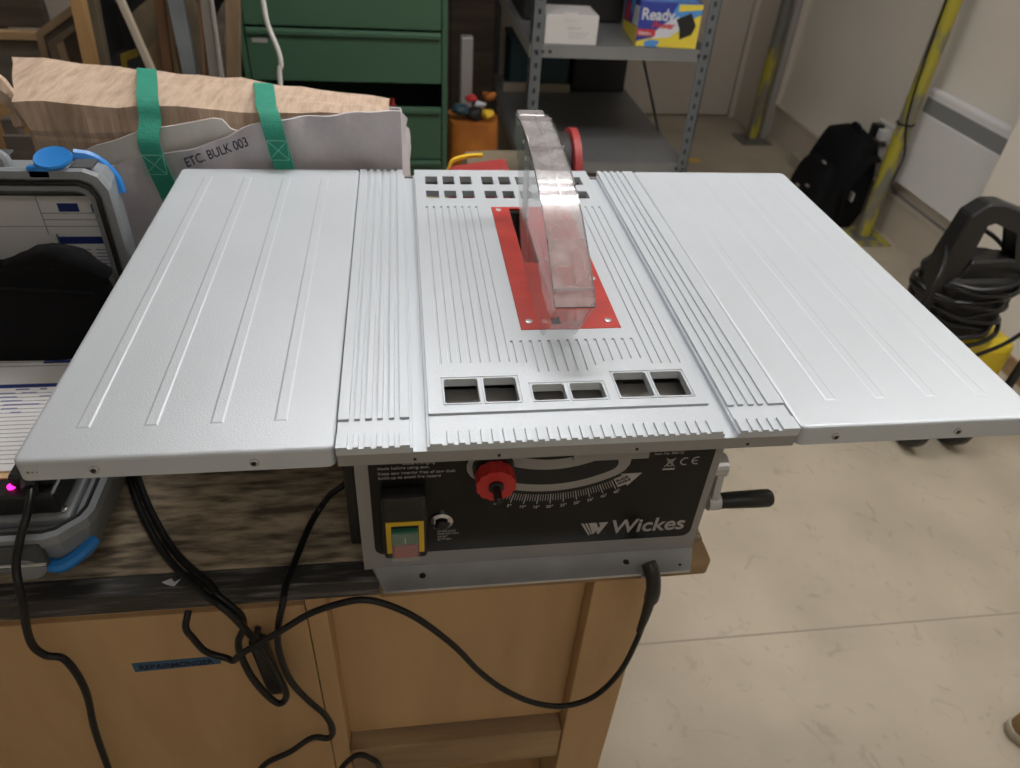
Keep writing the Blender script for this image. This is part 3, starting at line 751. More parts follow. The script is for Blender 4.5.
# sheets kept in the lid
def sheet(name, label, c, pieces, th=.0012):
    """c: corner points in world (4), pieces: extra printed marks as (u0,u1,v0,v1,material)"""
    A, B_, C_, D_ = [Vector(v) for v in c]
    n = (B_ - A).cross(D_ - A).normalized() * th
    bm = loft(bmesh.new(), [[A, B_, C_, D_], [A + n, B_ + n, C_ + n, D_ + n]])
    o = obj(name, bm, 'paper'); tag(o, label, 'paper')
    def pt(u, v): return A.lerp(B_, u).lerp(D_.lerp(C_, u), v)
    by = {}
    for u0, u1, v0, v1, m in pieces: by.setdefault(m, []).append((u0, u1, v0, v1))
    names = {'navy': 'navy_heading', 'greyline': 'ruled_lines', 'ink': 'handwriting'}
    for m, rs in by.items():
        bm = bmesh.new()
        for u0, u1, v0, v1 in rs:
            q = [pt(u0, v0), pt(u1, v0), pt(u1, v1), pt(u0, v1)]
            k = n.normalized()
            loft(bm, [[a + k * (th + .0001) for a in q], [a + k * (th + .0005) for a in q]])
        obj(names[m], bm, m, o)
    return o
ym = YL + .0555
sheet('loose_sheet', 'blank white sheet in the case lid left of the printed forms', [(-.90, ym, .99), (-.640, ym - .0015, .99), (-.640, ym - .0015, 1.14), (-.90, ym, 1.14)], [(0, 1, .70, .705, 'greyline')])
sheet('printed_form', 'ruled form with small navy boxes, upper of the two in the lid', [(-.648, ym - .004, 1.085), (-.566, ym - .004, 1.085), (-.566, ym - .004, 1.141), (-.648, ym - .004, 1.141)],
      [(.30, .62, .60, .82, 'navy'), (.82, .97, .58, .80, 'navy'), (0, 1, .20, .22, 'greyline'), (0, 1, .38, .40, 'greyline'), (0, 1, .55, .57, 'greyline'), (0, .015, 0, 1, 'greyline')])
sheet('printed_form', 'filled-in form with a navy band, lower of the two in the lid', [(-.634, ym - .008, .985), (-.567, ym - .008, .985), (-.567, ym - .008, 1.095), (-.634, ym - .008, 1.095)],
      [(0, 1, .79, .89, 'navy')] + [(.05 + (k % 3) * .3, .25 + (k % 3) * .3, .70 - .05 * (k // 3), .712 - .05 * (k // 3), 'ink') for k in range(24)] + [(0, 1, .2 + .1 * k, .205 + .1 * k, 'greyline') for k in range(5)])
# papers lying on the tester in front of the pouch
t = thing('instrument', 'dark instrument block inside the case base below the papers', 'instrument', (-.79, .33, .9092))
obj('instrument_body', box(bmesh.new(), -.20, .215, -.105, .105, 0, .030, .004), 'casein', t)
bm = box(bmesh.new(), -1.0, -.553, .176, .40, .9400, .9425, .0005)
o = obj('manila_folder', bm, 'manila'); tag(o, 'orange-brown card folder under the handwritten form', 'folder')
marks = [(.0, 1, .665, .695, 'navy'), (.05, .30, .885, .915, 'navy'), (.80, .90, .885, .915, 'navy')] + [(0, 1, .05 + .033 * k, .0525 + .033 * k, 'greyline') for k in range(18)] + [(0, 1, .86, .864, 'greyline'), (0, 1, .90, .904, 'greyline')]
random.seed(3)
for k in range(60):
    u = random.uniform(.5, .93); v = .44 + .033 * random.randint(0, 6) + .006; marks.append((u, u + random.uniform(.015, .05), v, v + .010, 'ink'))
sheet('handwritten_form', 'white handwritten form with a blue band beside the wing of the saw', [(-.98, .182, .9435), (-.562, .186, .9435), (-.562, .400, .962), (-.98, .400, .962)], marks, .0015)
# black soft pouch
bm = bmesh.new(); rings = []
for k in range(9):
    zt = k / 8; n = 28; ring = []
    for j in range(n):
        a = 2 * PI * j / n; cxx = math.copysign(abs(math.cos(a)) ** .35, math.cos(a)); cyy = math.copysign(abs(math.sin(a)) ** .6, math.sin(a))
        w = .225 * (1 - .03 * zt ** 3); dd = .036 * (1 - .55 * zt ** 2)
        x = -.765 + w * cxx; y = .418 + dd * cyy
        h = .957 + .128 * zt - .012 * zt * max(0, (x + .66) / .12)
        if zt > .6: h += .016 * math.exp(-((x + .60) / .035) ** 2) * (zt - .6) / .4 - .006 * max(0, (x + .56) / .02) * (zt - .6)
        ring.append((x, y, h))
    rings.append(ring)
loft(bm, rings); wob(bm, .004, 22)
o = obj('black_pouch', bm, 'fabric', smooth=True); tag(o, 'black soft fabric pouch standing in the open case', 'pouch')
bm = tube(bmesh.new(), [(-.665, .42, 1.080), (-.635, .412, 1.094), (-.600, .412, 1.104), (-.570, .415, 1.092), (-.550, .42, 1.070)], lambda t: .013 + .004 * math.sin(PI * t), 10, 5); wob(bm, .003, 50)
obj('top_flap', bm, 'fabric', o, smooth=True)
obj('piping', tube(bmesh.new(), [(-.96, .388, 1.070), (-.80, .385, 1.072), (-.66, .385, 1.072), (-.56, .392, 1.060)], .002, 6, 5), 'fabric', o)

# ------------------------------------------------------------------ bag and cardboard box
o = None
bm = bmesh.new()
xs = [-.716, -.68, -.63, -.58, -.52, -.46, -.40, -.34, -.28, -.22, -.176]
rings = []
for i, x in enumerate(xs):
    t = i / (len(xs) - 1)
    yf = .700 + .004 * math.sin(i * 2.1); yb = .930 - .10 * t ** 1.5
    zf = 1.2075 - .014 * t + .003 * math.sin(i * 1.7) ; zb = 1.208 - .026 * t + (.005 if i in (1, 6) else 0)
    prof = [(yf, .86), (yf, .95), (yf + .002, 1.05), (yf - .004, 1.150), (yf - .002, 1.155), (yf - .006, 1.165), (yf, zf), (yf + (yb - yf) * .33, zf + (zb - zf) * .4 + .003), (yf + (yb - yf) * .66, zb + .002), (yb, zb), (yb, 1.1), (yb, .86)]
    rings.append([(x - (y - .70) * .38 * (1 - t) + .006 * math.sin(z * 40) * (1 if i == 0 else 0), y, z) for y, z in prof])
loft(bm, rings); subd(bm, 1); wob(bm, .0045, 26, 3.)
cb = obj('cardboard_box', bm, 'card'); tag(cb, 'long crumpled brown cardboard box sticking out of the grey bag', 'cardboard box')
bm = tube(bmesh.new(), [(-.79, .74, 1.245), (-.762, .735, 1.225), (-.742, .728, 1.205), (-.735, .722, 1.185), (-.730, .716, 1.165)], lambda t: .013 + .004 * math.sin(6 * t), 9, 4); wob(bm, .006, 50)
obj('torn_flap', bm, 'card', cb, label='torn curled corner flap')
# bag: front panel, sides, back, open on top
def rim(x):
    K = [(-.665, 1.120), (-.60, 1.122), (-.55, 1.136), (-.52, 1.142), (-.47, 1.152), (-.42, 1.168), (-.381, 1.190), (-.34, 1.198), (-.307, 1.202), (-.239, 1.208), (-.163, 1.214), (-.150, 1.214)]
    for (a, b), (c, d) in zip(K, K[1:]):
        if x <= c: return b + (d - b) * max(0, (x - a) / (c - a))
    return K[-1][1]
N = 44; ringsF = []; zs = [0, .12, .3, .5, .65, .78, .88, .95, 1]
loop = []
for k in range(N + 1): loop.append((-.665 + (.51) * k / N, .672, 0))
for k in range(1, 8): loop.append((-.155 + .006 * math.sin(PI * k / 8), .672 + .27 * k / 8, 1))
for k in range(N + 1): loop.append((-.155 - .51 * k / N, .945, 2))
for k in range(1, 8): loop.append((-.665, .945 - .273 * k / 8, 3))
rings = []
for z in zs:
    ring = []
    for x, y, s in loop:
        zt = rim(x) if s == 0 else (1.13 if s == 2 else (1.205 - .12 * (y - .672) / .27 if s == 1 else 1.14 - .02))
        zz = .8215 + (zt - .8215) * z
        bul = .012 * math.sin(PI * z) + .007 * noise.noise(Vector((x * 16, zz * 9, 4.)))+ .013 * noise.noise(Vector((x * 22 + zz * 20, zz * 12, 9.))) * (.3 + z * .7)
        dx = dy = 0
        if s == 0: dy = -bul - .004
        if s == 2: dy = bul
        if s == 1: dx = bul - (1 - z) * .03 + .004
        if s == 3: dx = -bul
        ring.append((x + dx - (0 if s else 0), y + dy, zz))
    rings.append(ring)
inner = [[(x + (cx_ - x) * .010, y + (.81 - y) * .03, z) for (x, y, z), cx_ in ((p, -.41) for p in r)] for r in rings[::-1]]
bm = bmesh.new(); loft(bm, rings + inner[:8])
bag = obj('storage_bag', bm, 'bag', smooth=True); tag(bag, 'grey woven bag with green webbing handles behind the saw', 'bag')
# pale inner lining standing up behind the front rim at the left
bm = bmesh.new(); cols = []
TOPL = [(-.655, 1.135), (-.62, 1.150), (-.59, 1.158), (-.55, 1.174), (-.50, 1.182), (-.44, 1.194), (-.428, 1.192), (-.418, 1.178), (-.405, 1.174), (-.395, 1.178)]
for i, (x, zt) in enumerate(TOPL):
    w_ = .0025 * math.sin(i * 2.3)
    cols.append([(x, .6835 + w_, 1.06), (x, .682 + w_, 1.12), (x, .680 - w_, zt - .012), (x + .003, .679, zt), (x + .003, .6815, zt), (x, .6825 - w_, zt - .012), (x, .6845 + w_, 1.12), (x, .686 + w_, 1.06)])
loft(bm, cols)
obj('lining_fold', bm, 'bagin', bag, label='pale inner lining standing above the rim', smooth=True)
text('ETC. BULK 003', .0200, 'inkblack', bag, (-.482, .6445, 1.130), (1, 0, .36), (-.25, 0, 1), name='handwritten_lettering', depth=.0006, bold=.0001, sx=.80)
def handle(dx, pts, w):
    P_ = [Vector(p) + Vector((dx, 0, 0)) for p in pts]
    bm = ribbon(bmesh.new(), P_, (1, 0, -.04), w, .0024, 8)
    return bm
h1 = obj('handle', handle(0, [(-.500, .642, 1.000), (-.508, .643, 1.045), (-.516, .643, 1.090), (-.524, .644, 1.128), (-.531, .652, 1.165), (-.529, .676, 1.190), (-.531, .690, 1.208), (-.536, .712, 1.216), (-.553, .780, 1.216), (-.572, .85, 1.213), (-.584, .890, 1.204), (-.592, .915, 1.18), (-.595, .950, 1.10)], .031), 'teal', bag)
h2 = obj('handle', handle(0, [(-.330, .640, 1.05), (-.334, .640, 1.100), (-.338, .641, 1.140), (-.345, .645, 1.180), (-.352, .664, 1.205), (-.360, .692, 1.208), (-.364, .720, 1.212), (-.374, .78, 1.212), (-.382, .82, 1.204), (-.388, .855, 1.194), (-.392, .88, 1.165), (-.394, .91, 1.10)], .031), 'teal', bag)
for hx, zz in ((-.527, 1.135), (-.511, 1.065)):
    bm = bmesh.new()
    for a, b in (((-.015, -.015), (.015, .015)), ((-.015, .015), (.015, -.015)), ((-.015, -.015), (-.015, .015)), ((.015, -.015), (.015, .015)), ((-.015, .015), (.015, .015)), ((-.015, -.015), (.015, -.015))):
        tube(bm, [(hx + a[0], .6405, zz + a[1]), (hx + b[0], .6405, zz + b[1])], .0006, 5, 0)
    obj('stitching', bm, 'stitch', h1)
bm = bmesh.new()
for a, b in (((-.015, -.015), (.015, .015)), ((-.015, .015), (.015, -.015)), ((-.015, -.015), (-.015, .015)), ((.015, -.015), (.015, .015)), ((-.015, .015), (.015, .015)), ((-.015, -.015), (.015, -.015))):
    tube(bm, [(-.342 + a[0], .6385, 1.160 + a[1]), (-.342 + b[0], .6385, 1.160 + b[1])], .0006, 5, 0)
obj('stitching', bm, 'stitch', h2)

# ------------------------------------------------------------------ red tool behind the saw
t = thing('bench_grinder', 'red and grey power tool on the bench behind the saw', 'power tool', (.10, 1.04, .82))
obj('tool_base', box(bmesh.new(), -.12, .12, -.08, .08, 0, .04, .008), 'darkbox', t)
obj('tool_column', box(bmesh.new(), -.05, .05, -.035, .045, .04, .10, .008), 'darkbox', t)
obj('motor_housing', lathe(bmesh.new(), [(.03, -.13), (.058, -.12), (.062, -.06), (.062, .02), (.055, .035)], (0, 0, .130), 'x', 28), 'olive', t, smooth=True)
obj('wheel_cover', lathe(bmesh.new(), [(.072, .035), (.078, .05), (.078, .098), (.074, .102)], (0, 0, .155), 'x', 32), 'darkbox', t, smooth=True)
obj('guard_ring', lathe(bmesh.new(), [(.080, .100), (.092, .103), (.092, .118), (.080, .122), (.06, .122)], (0, 0, .150), 'x', 32), 'dullred', t, smooth=True, label='red guard ring')
t = thing('red_tool_box', 'low red plastic tool with yellow strap lying behind the saw', 'tool', (-.005, .90, .82))
bm = box(bmesh.new(), -.062, .058, -.035, .04, 0, .222, .012)
for v in bm.verts:
    if v.co.z > .1: v.co.z -= .020 * (.06 - v.co.x) / .12
obj('tool_body', bm, 'dullred', t)
obj('strap', ribbon(bmesh.new(), [(-.060, .040, .190), (-.050, .046, .208), (-.02, .050, .216), (.010, .046, .220)], (0, 1, 0), .012, .005), 'yellow', t)

# ------------------------------------------------------------------ green cabinet
gc = thing('filing_cabinet', 'dark green metal drawer cabinet behind the grey bag', 'cabinet', (-.335, 2.45, 0))
def Gc(name, bm, m='greenmetal', parent=gc, **k): return obj(name, bm, m, parent, world=True, **k)
bm = BOX(-.68, -.662, 2.2, 2.72, 0, 1.40); box(bm, -.010, .008, 2.2, 2.72, 0, 1.40); box(bm, -.662, -.010, 2.70, 2.72, 0, 1.40)
box(bm, -.68, .008, 2.2, 2.72, 1.38, 1.40); box(bm, -.662, -.010, 2.2, 2.70, 0, .04)
Gc('carcass', bm)
for z0, z1_, y in ((.300, .545, 2.203), (.550, .738, 2.203), (.822, .988, 2.203), (.996, 1.165, 2.203), (1.172, 1.370, 2.203), (.045, .295, 2.203)):
    dr = Gc('drawer', box(bmesh.new(), -.658, -.014, 2.196, 2.65 if z0 != .55 else 2.215, z0, z1_, .003))
    obj('pull_lip', box(bmesh.new(), -.655, -.017, 2.186, 2.197, z1_ - .018, z1_ - .004, .002), 'greenmetal', dr, world=True)
    if z0 == .822: obj('label_holder', BOX(-.640, -.590, 2.193, 2.1965, z1_ - .045, z1_ - .032), 'silver', dr, world=True)
Gc('drawer_tray', BOX(-.655, -.016, 2.22, 2.65, .56, .57))
t = obj('red_bottle', lathe(bmesh.new(), [(.018, 0), (.018, .15), (.010, .165), (.010, .18)], (-.19, 2.26, .5705), 'z', 16), 'red', smooth=True); tag(t, 'small red bottle inside the open green drawer', 'bottle')
# thin white lead hanging in front of the cabinet
o = obj('white_cable', tube(bmesh.new(), [(-.50, 1.62, 2.64), (-.50, 1.6, 1.9), (-.495, 1.6, 1.35), (-.490, 1.6, 1.184), (-.486, 1.6, 1.126), (-.469, 1.6, 1.067), (-.466, 1.6, 1.03), (-.474, 1.6, .99), (-.48, 1.6, .7), (-.47, 1.6, .2), (-.45, 1.62, .008)], .0062, 10, 6), 'whiteplastic', smooth=True)
tag(o, 'thick white cable hanging in front of the green cabinet', 'cable')

# ------------------------------------------------------------------ timber and frames at the left rear
rack = thing('timber_rack', 'rough wooden rack of horizontal boards behind the case at the far left', 'rack', (-1.7, 2.1, 0))
for z0, z1_, m, x1, y0 in ((1.005, 1.30, 'brownwood', -1.19, 2.02), (.975, 1.000, 'plyrough', -1.17, 1.995), (.830, .970, 'greywood', -1.16, 2.01), (.60, .825, 'pine', -1.30, 2.0), (.30, .59, 'greywood', -1.25, 2.02), (1.32, 1.5, 'brownwood', -1.19, 2.02)):
    obj('board', box(bmesh.new(), -2.3, x1, y0, y0 + .035, z0, z1_, .003), m, rack, world=True)
for x in (-2.25, -1.42):
    obj('upright', box(bmesh.new(), x, x + .07, 2.06, 2.13, 0, 1.6, .003), 'greywood', rack, world=True)
# added, dark in place of unlit clutter: black cupboard
t = thing('unlit_clutter_backing', 'added black open-fronted cupboard of odd metal fittings behind the leaning boards', 'backing', (-.98, 2.45, 0))
bm = BOX(-.22, .29, .15, .17, 0, 1.5); box(bm, -.22, -.20, -.15, .15, 0, 1.5); box(bm, .27, .29, -.15, .15, 0, 1.5); box(bm, -.2, .27, -.15, .15, .80, .82); box(bm, -.2, .27, -.15, .15, 1.48, 1.5)
obj('carcass', bm, 'darkbox', t)
random.seed(11)
for k, (x, z) in enumerate(((-.095, .955), (-.055, .985), (-.01, .93), (.045, .955), (-.13, 1.01), (.01, 1.02), (-.06, .90))):
    obj('metal_fitting', lathe(bmesh.new(), [(.012, -.02), (.014, -.012), (.006, -.01), (.006, .15)], (x, 0, z), 'y', 12), 'chrome', t)
def leaning(name, label, cat, x0, z0, x1, z1_, w, d, y0, y1, m, group=None, extra=None):
    """board running from (x0,y0,z0) up to (x1,y1,z1)"""
    A = Vector((x0, y0, z0)); B_ = Vector((x1, y1, z1_)); ax = (B_ - A).normalized()
    s = Vector((0, 1, 0)).cross(ax).normalized() * w / 2; f = ax.cross(s).normalized() * d / 2
    bm = loft(bmesh.new(), [[A - s - f, A + s - f, A + s + f, A - s + f], [B_ - s - f, B_ + s - f, B_ + s + f, B_ - s + f]])
    bmesh.ops.bevel(bm, geom=bm.edges[:], offset=.002, segments=1, affect='EDGES')
    o = obj(name, bm, m)
    if label: tag(o, label, cat, group)
    return o
# from pixels at y = 1.7..1.9 (x, z on that plane)
def X(px, py, Y):   # helper used once to turn measured view angles into places on the plane y = Y
    C = Vector((-.1519, -.4863, 1.58095)); Rm = ((.990425, .032049, -.134279), (-.125336, .616489, -.777324), (.057869, .786711, .614603))
    d = (px - 510) / 725.95, -(py - 384) / 725.95, -1
    w = [sum(Rm[i][k] * d[k] for k in range(3)) for i in range(3)]
    s = (Y - C.y) / w[1]; return (C.x + w[0] * s, C.z + w[2] * s)
def lean_px(name, label, cat, ptop, pbot, wpx, d, Y, m, zfloor=0.004):
    a = X(*ptop, Y); b = X(*pbot, Y); c = X(pbot[0] + wpx, pbot[1], Y)
    w = (c[0] - b[0]) * .97; sx = (a[0] - b[0]) / (a[1] - b[1])
    zb = zfloor; zt = a[1] + .08
    return leaning(name, label, cat, b[0] + sx * (zb - b[1]) + w / 2, zb + w * abs(sx) * .6, b[0] + sx * (zt - b[1]) + w / 2, zt, w, d, Y, Y, m)
lean_px('timber_post', 'orange pine post leaning right of the stacked frames', 'timber', (72, 0), (86, 66), 12, .04, 1.80, 'pine')
lean_px('timber_post', 'dark tan post just behind the orange pine post', 'timber', (87, 0), (100, 68), 10, .04, 1.86, 'olive')
lean_px('wooden_stick', 'thin pale stick leaning across the dark cupboard', 'stick', (117, 0), (149, 72), 7, .02, 1.72, 'stick')
lean_px('timber_board', 'reddish board between the old offcut and the blue-grey board', 'timber', (155, 0), (165, 74), 10, .03, 1.85, 'rust')
lean_px('timber_board', 'narrow tan board against the left edge of the blue-grey board', 'timber', (166, 0), (176, 74), 5, .03, 1.83, 'tan')
lean_px('timber_board', 'tall blue-grey painted board leaning at the rack', 'timber', (168, 0), (184, 75), 15, .03, 1.80, 'slate')
lean_px('timber_board', 'wide olive-brown board just right of the blue-grey board', 'timber', (183, 0), (197, 76), 12, .03, 1.88, 'olive')
lean_px('picture_frame', 'thin reddish frame edge left of the pale grey frame', 'frame', (198, 0), (203, 76), 4, .02, 1.78, 'rust')
o = lean_px('picture_frame', 'pale grey frame standing on edge among the boards', 'frame', (203, 22), (210, 76), 10, .02, 1.78, 'silver')
lean_px('picture_frame', 'very thin grey frame edge next to the tan panel', 'frame', (210, 0), (221, 77), 3, .02, 1.76, 'silver')
lean_px('timber_board', 'tan panel standing next to the green cabinet', 'timber', (226, 22), (227, 78), 14, .03, 1.84, 'tan')
# offcut blocks
def quad_px(name, label, cat, pts, Y, d, m, rest=3):
    P_ = [X(px, py, Y) for px, py in pts]
    low = sorted(range(len(P_)), key=lambda i: P_[i][1])[:rest]      # these corners stand on the crate, hidden by the box in front
    P_ = [(p[0], .8415) if i in low else p for i, p in enumerate(P_)]
    o = obj(name, prism(bmesh.new(), P_, 'y', Y, Y + d), m)
    if label: tag(o, label, cat)
    return o
# crate that the small pieces stand on
t = thing('pallet_crate', 'wooden crate under the frames and offcuts behind the bag', 'crate', (-.93, 1.80, 0))
zc = .84
for k in range(4): obj('slat', box(bmesh.new(), -.33, .40, -.11, -.095, .05 + k * .20, .20 + k * .20, .002), 'greywood', t)
for x in (-.33, .36): obj('corner_post', box(bmesh.new(), x, x + .04, -.094, -.06, 0, .84, .002), 'greywood', t)
quad_px('timber_offcut', 'old square brown offcut behind the thin pale stick', 'offcut', [(128, 16), (156, -8), (162, 30), (160, 90), (146, 90), (146, 55)], 1.93, .02, 'olive', 2)
quad_px('timber_offcut', 'tall olive offcut right below the square brown offcut', 'offcut', [(146, 52), (160, 32), (168, 80), (168, 110), (150, 110)], 1.88, .02, 'tan', 2)
quad_px('timber_offcut', 'slanted offcut above the tan panel beside the green cabinet', 'offcut', [(214, 22), (222, 4), (232, -2), (234, 10), (224, 30), (224, 90), (216, 90)], 1.90, .02, 'greywood', 2)
for i, (pts, inner_, lab, Y) in enumerate((([(35, 32), (74, 3), (79, 10), (43, 37), (56, 90), (49, 90)], [(43, 37), (79, 10), (94, 62), (94, 90), (56, 90)], 'thin leaning frame with a pale edge at the back of the stack', 1.93),
                                   ([(47, 42), (78, 21), (80, 27), (57, 45), (70, 90), (62, 90)], [(57, 45), (80, 27), (92, 60), (92, 90), (70, 90)], 'thicker leaning frame behind the orange pine post', 1.89))):
    o = quad_px('picture_frame', lab, 'frame', pts, Y, .03, 'olive' if i else 'tan', 2)
    P_ = [X(px, py, Y) for px, py in inner_]; P_ = [(p[0], .8415) if k >= len(P_) - 2 else p for k, p in enumerate(P_)]
    obj('frame_panel', prism(bmesh.new(), P_, 'y', Y + .004, Y + .026), 'brownwood', o)
    if i:
        P_ = [X(px, py, Y) for px, py in ((57, 45), (63, 41), (74, 76), (69, 79))]
        obj('inner_edge', prism(bmesh.new(), P_, 'y', Y - .004, Y + .0038), 'tan', o)
quad_px('yellow_clamp', 'small yellow clamp standing before the black cupboard', 'clamp', [(120, 55), (135, 50), (137, 57), (126, 61), (131, 95), (126, 95)], 2.0, .015, 'dullyellow', 2)

# ------------------------------------------------------------------ steel shelving
SX0, SX1, SY0, SY1 = .365, 1.125, 2.60, 3.98
sh = thing('shelving_unit', 'grey slotted steel shelving unit in the middle background', 'shelving', (.74, 3.16, 0))
def Sh(name, bm, m, parent=sh, **k): return obj(name, bm, m, parent, world=True, **k)
def post(x, y, sx, sy):
    bm = bmesh.new(); w = .048; th = .004
    box(bm, min(x, x + sx * w), max(x, x + sx * w), min(y, y + sy * th), max(y, y + sy * th), 0, 1.9)
    box(bm, min(x, x + sx * th), max(x, x + sx * th), min(y, y + sy * w), max(y, y + sy * w), 0, 1.9)
    for k in range(int(1.85 / .05)):
        z = .03 + k * .05; cxp = x + sx * .026
        box(bm, cxp - .006, cxp + .006, y - sy * .0006 if sy > 0 else y, y if sy > 0 else y - sy * .0006, z, z + .020, mi=1)
        cy = y + sy * .028
        box(bm, x - .0006 if sx > 0 else x, x if sx > 0 else x + .0006, cy - .006, cy + .006, z, z + .020, mi=1)
    Sh('post', bm, ['post', 'hole'])
post(SX0, SY0, 1, 1); post(SX1, SY0, -1, 1); post(SX0, SY1, 1, -1); post(SX1, SY1, -1, -1)
def shelf(z, mm='shelf'):
    bm = BOX(SX0 + .005, SX1 - .005, SY0 + .005, SY1 - .005, z - .004, z)
    box(bm, SX0 + .005, SX1 - .005, SY0 + .0045, SY0 + .009, z - .048, z - .004); box(bm, SX0 + .005, SX1 - .005, SY1 - .009, SY1 - .0045, z - .048, z - .004)
    box(bm, SX0 + .0045, SX0 + .009, SY0 + .009, SY1 - .009, z - .048, z - .004); box(bm, SX1 - .009, SX1 - .0045, SY0 + .009, SY1 - .009, z - .048, z - .004)
    return Sh('shelf', bm, mm)
s1 = shelf(.385); s2 = shelf(.868); shelf(1.40)
for z in (.844, .361):
    for x in (SX0 + .02, SX0 + .05, SX0 + .08, SX1 - .02, SX1 - .05):
        obj('bolt', lathe(bmesh.new(), [(.006, .0045), (.006, -.002), (.003, -.004)], (x, SY0, z), 'y', 8), 'hole', s2 if z > .5 else s1, world=True)
for z in (.36, .84):
    bm = BOX(SX0 - .004, SX0 - .0005, SY0, SY1, z - .02, z + .028)
    Sh('side_strip', bm, 'silver')
Sh('brace', prism(bmesh.new(), [(2.90, .33), (2.96, .33), (3.90, .84), (3.84, .84)], 'x', SX1 - .012, SX1 - .009), 'shelf')
# goods
t = thing('white_carton', 'plain white carton behind the front post of the upper shelf', 'carton', (.530, 2.72, .8685), -.02)
obj('carton_body', box(bmesh.new(), -.108, .108, -.10, .10, 0, .108, .002), 'whitecard', t)
obj('carton_flap', box(bmesh.new(), -.035, .020, -.104, -.100, .090, .118, .001), 'whitecard', t)
text('Surface Pro', .014, 'greyline', t, (.512, 2.6185, .925), (1, .02, 0), depth=.0004)
bm = bmesh.new()
for k in range(3): box(bm, -.01, .075 - .012 * k, -.1006, -.1001, .042 - k * .009, .044 - k * .009)
obj('small_print', bm, 'greyline', t)
t = thing('printed_carton', 'blue and yellow printed carton at the right of the upper shelf', 'carton', (.945, 2.785, .8685), -.10)
obj('carton_body', box(bmesh.new(), -.112, .112, -.15, .15, 0, .148, .002), 'bluecard', t)
yf = -.1504
def Ct(nm, pts, m, d=.0005, y=yf): obj(nm, prism(bmesh.new(), pts, 'y', y - d, y), m, t)
Ct('printed_panel', [(-.110, .002), (.110, .002), (.110, .115), (.055, .085), (-.02, .04), (-.110, .018)], 'yellowcard')
Ct('printed_panel', [(-.02, .042), (.055, .087), (.110, .117), (.110, .146), (.02, .146), (-.005, .085), (-.06, .04)], 'skycard')
Ct('printed_panel', [(-.055, .030), (.005, .035), (.05, .068), (.030, .105), (-.01, .085), (-.05, .050)], 'palecard', .0008)
Ct('printed_panel', [(-.078, .002), (-.035, .002), (-.025, .022), (-.06, .026), (-.08, .018)], 'skycard', .0010)
Ct('printed_panel', [(.025, .120), (.110, .130), (.110, .146), (.025, .142)], 'yellowcard', .0010)
Ct('picture_of_tool', [(.022, .095), (.072, .118), (.096, .078), (.086, .048), (.045, .030), (.038, .066)], 'darkbox', .0014)
Ct('printed_panel', [(-.112, .036), (-.045, .036), (-.045, .058), (-.112, .058)], 'redcard', .0012)
c_, s_ = math.cos(-.10), math.sin(-.10)
def LT(x, y, z): return (.945 + c_ * x - s_ * y, 2.785 + s_ * x + c_ * y, .8685 + z)
text('Ready', .052, 'palecard', t, LT(-.104, yf - .0016, .090), (c_, s_, 0), depth=.0005, bold=.001, sx=.92)
text('Power', .030, 'redcard', t, LT(-.062, yf - .0018, .064), (c_, s_, 0), depth=.0005, bold=.0008, shear=.3)
text('Home', .018, 'palecard', t, LT(-.106, yf - .0018, .040), (c_, s_, 0), depth=.0005, bold=.0005)
for pts, m, d in (([(-.148, .002), (.148, .002), (.148, .03), (-.148, .065)], 'yellowcard', .0005), ([(-.148, .067), (-.04, .055), (-.06, .12), (-.148, .13)], 'palecard', .0006), ([(.02, .05), (.12, .04), (.10, .10), (.03, .11)], 'redcard', .0006), ([(-.03, .08), (.02, .085), (.0, .14), (-.05, .14)], 'skycard', .0006)):
    obj('printed_panel', prism(bmesh.new(), pts, 'x', -.1122 - d, -.1122), m, t)
o = obj('carton_top_print', BOX(-.10, .10, -.14, .14, .1481, .1486), 'skycard', t)
t.scale = (1.14, 1.14, 1.14)
t = thing('storage_crate', 'dark teal plastic crate at the back of the lower shelf', 'crate', (.60, 3.74, .3855))
bm = box(bmesh.new(), -.165, .17, -.06, .18, 0, .25, .01)
obj('crate_body', bm, 'tealbox', t); obj('crate_rim', box(bmesh.new(), -.17, .175, -.065, .185, .25, .268, .004), 'tealbox', t)
t = thing('storage_crate', 'black plastic crate right of the teal crate on the lower shelf', 'crate', (.94, 3.70, .3855))
obj('crate_body', box(bmesh.new(), -.150, .155, -.04, .24, 0, .34, .012), 'darkbox', t); obj('crate_rim', box(bmesh.new(), -.155, .16, -.045, .245, .34, .36, .004), 'darkbox', t)
o = obj('timber_batten', box(bmesh.new(), .40, .775, 3.63, 3.66, .3855, .43, .002), 'stick'); tag(o, 'pale wooden batten lying in front of the teal crate', 'batten')
t = thing('storage_crate', 'black crate on the upper shelf behind the cartons', 'crate', (.63, 3.15, .8685))
obj('crate_body', box(bmesh.new(), -.24, .22, -.12, .30, 0, .30, .012), 'darkbox', t); obj('crate_rim', box(bmesh.new(), -.25, .23, -.13, .31, .30, .32, .004), 'darkbox', t)
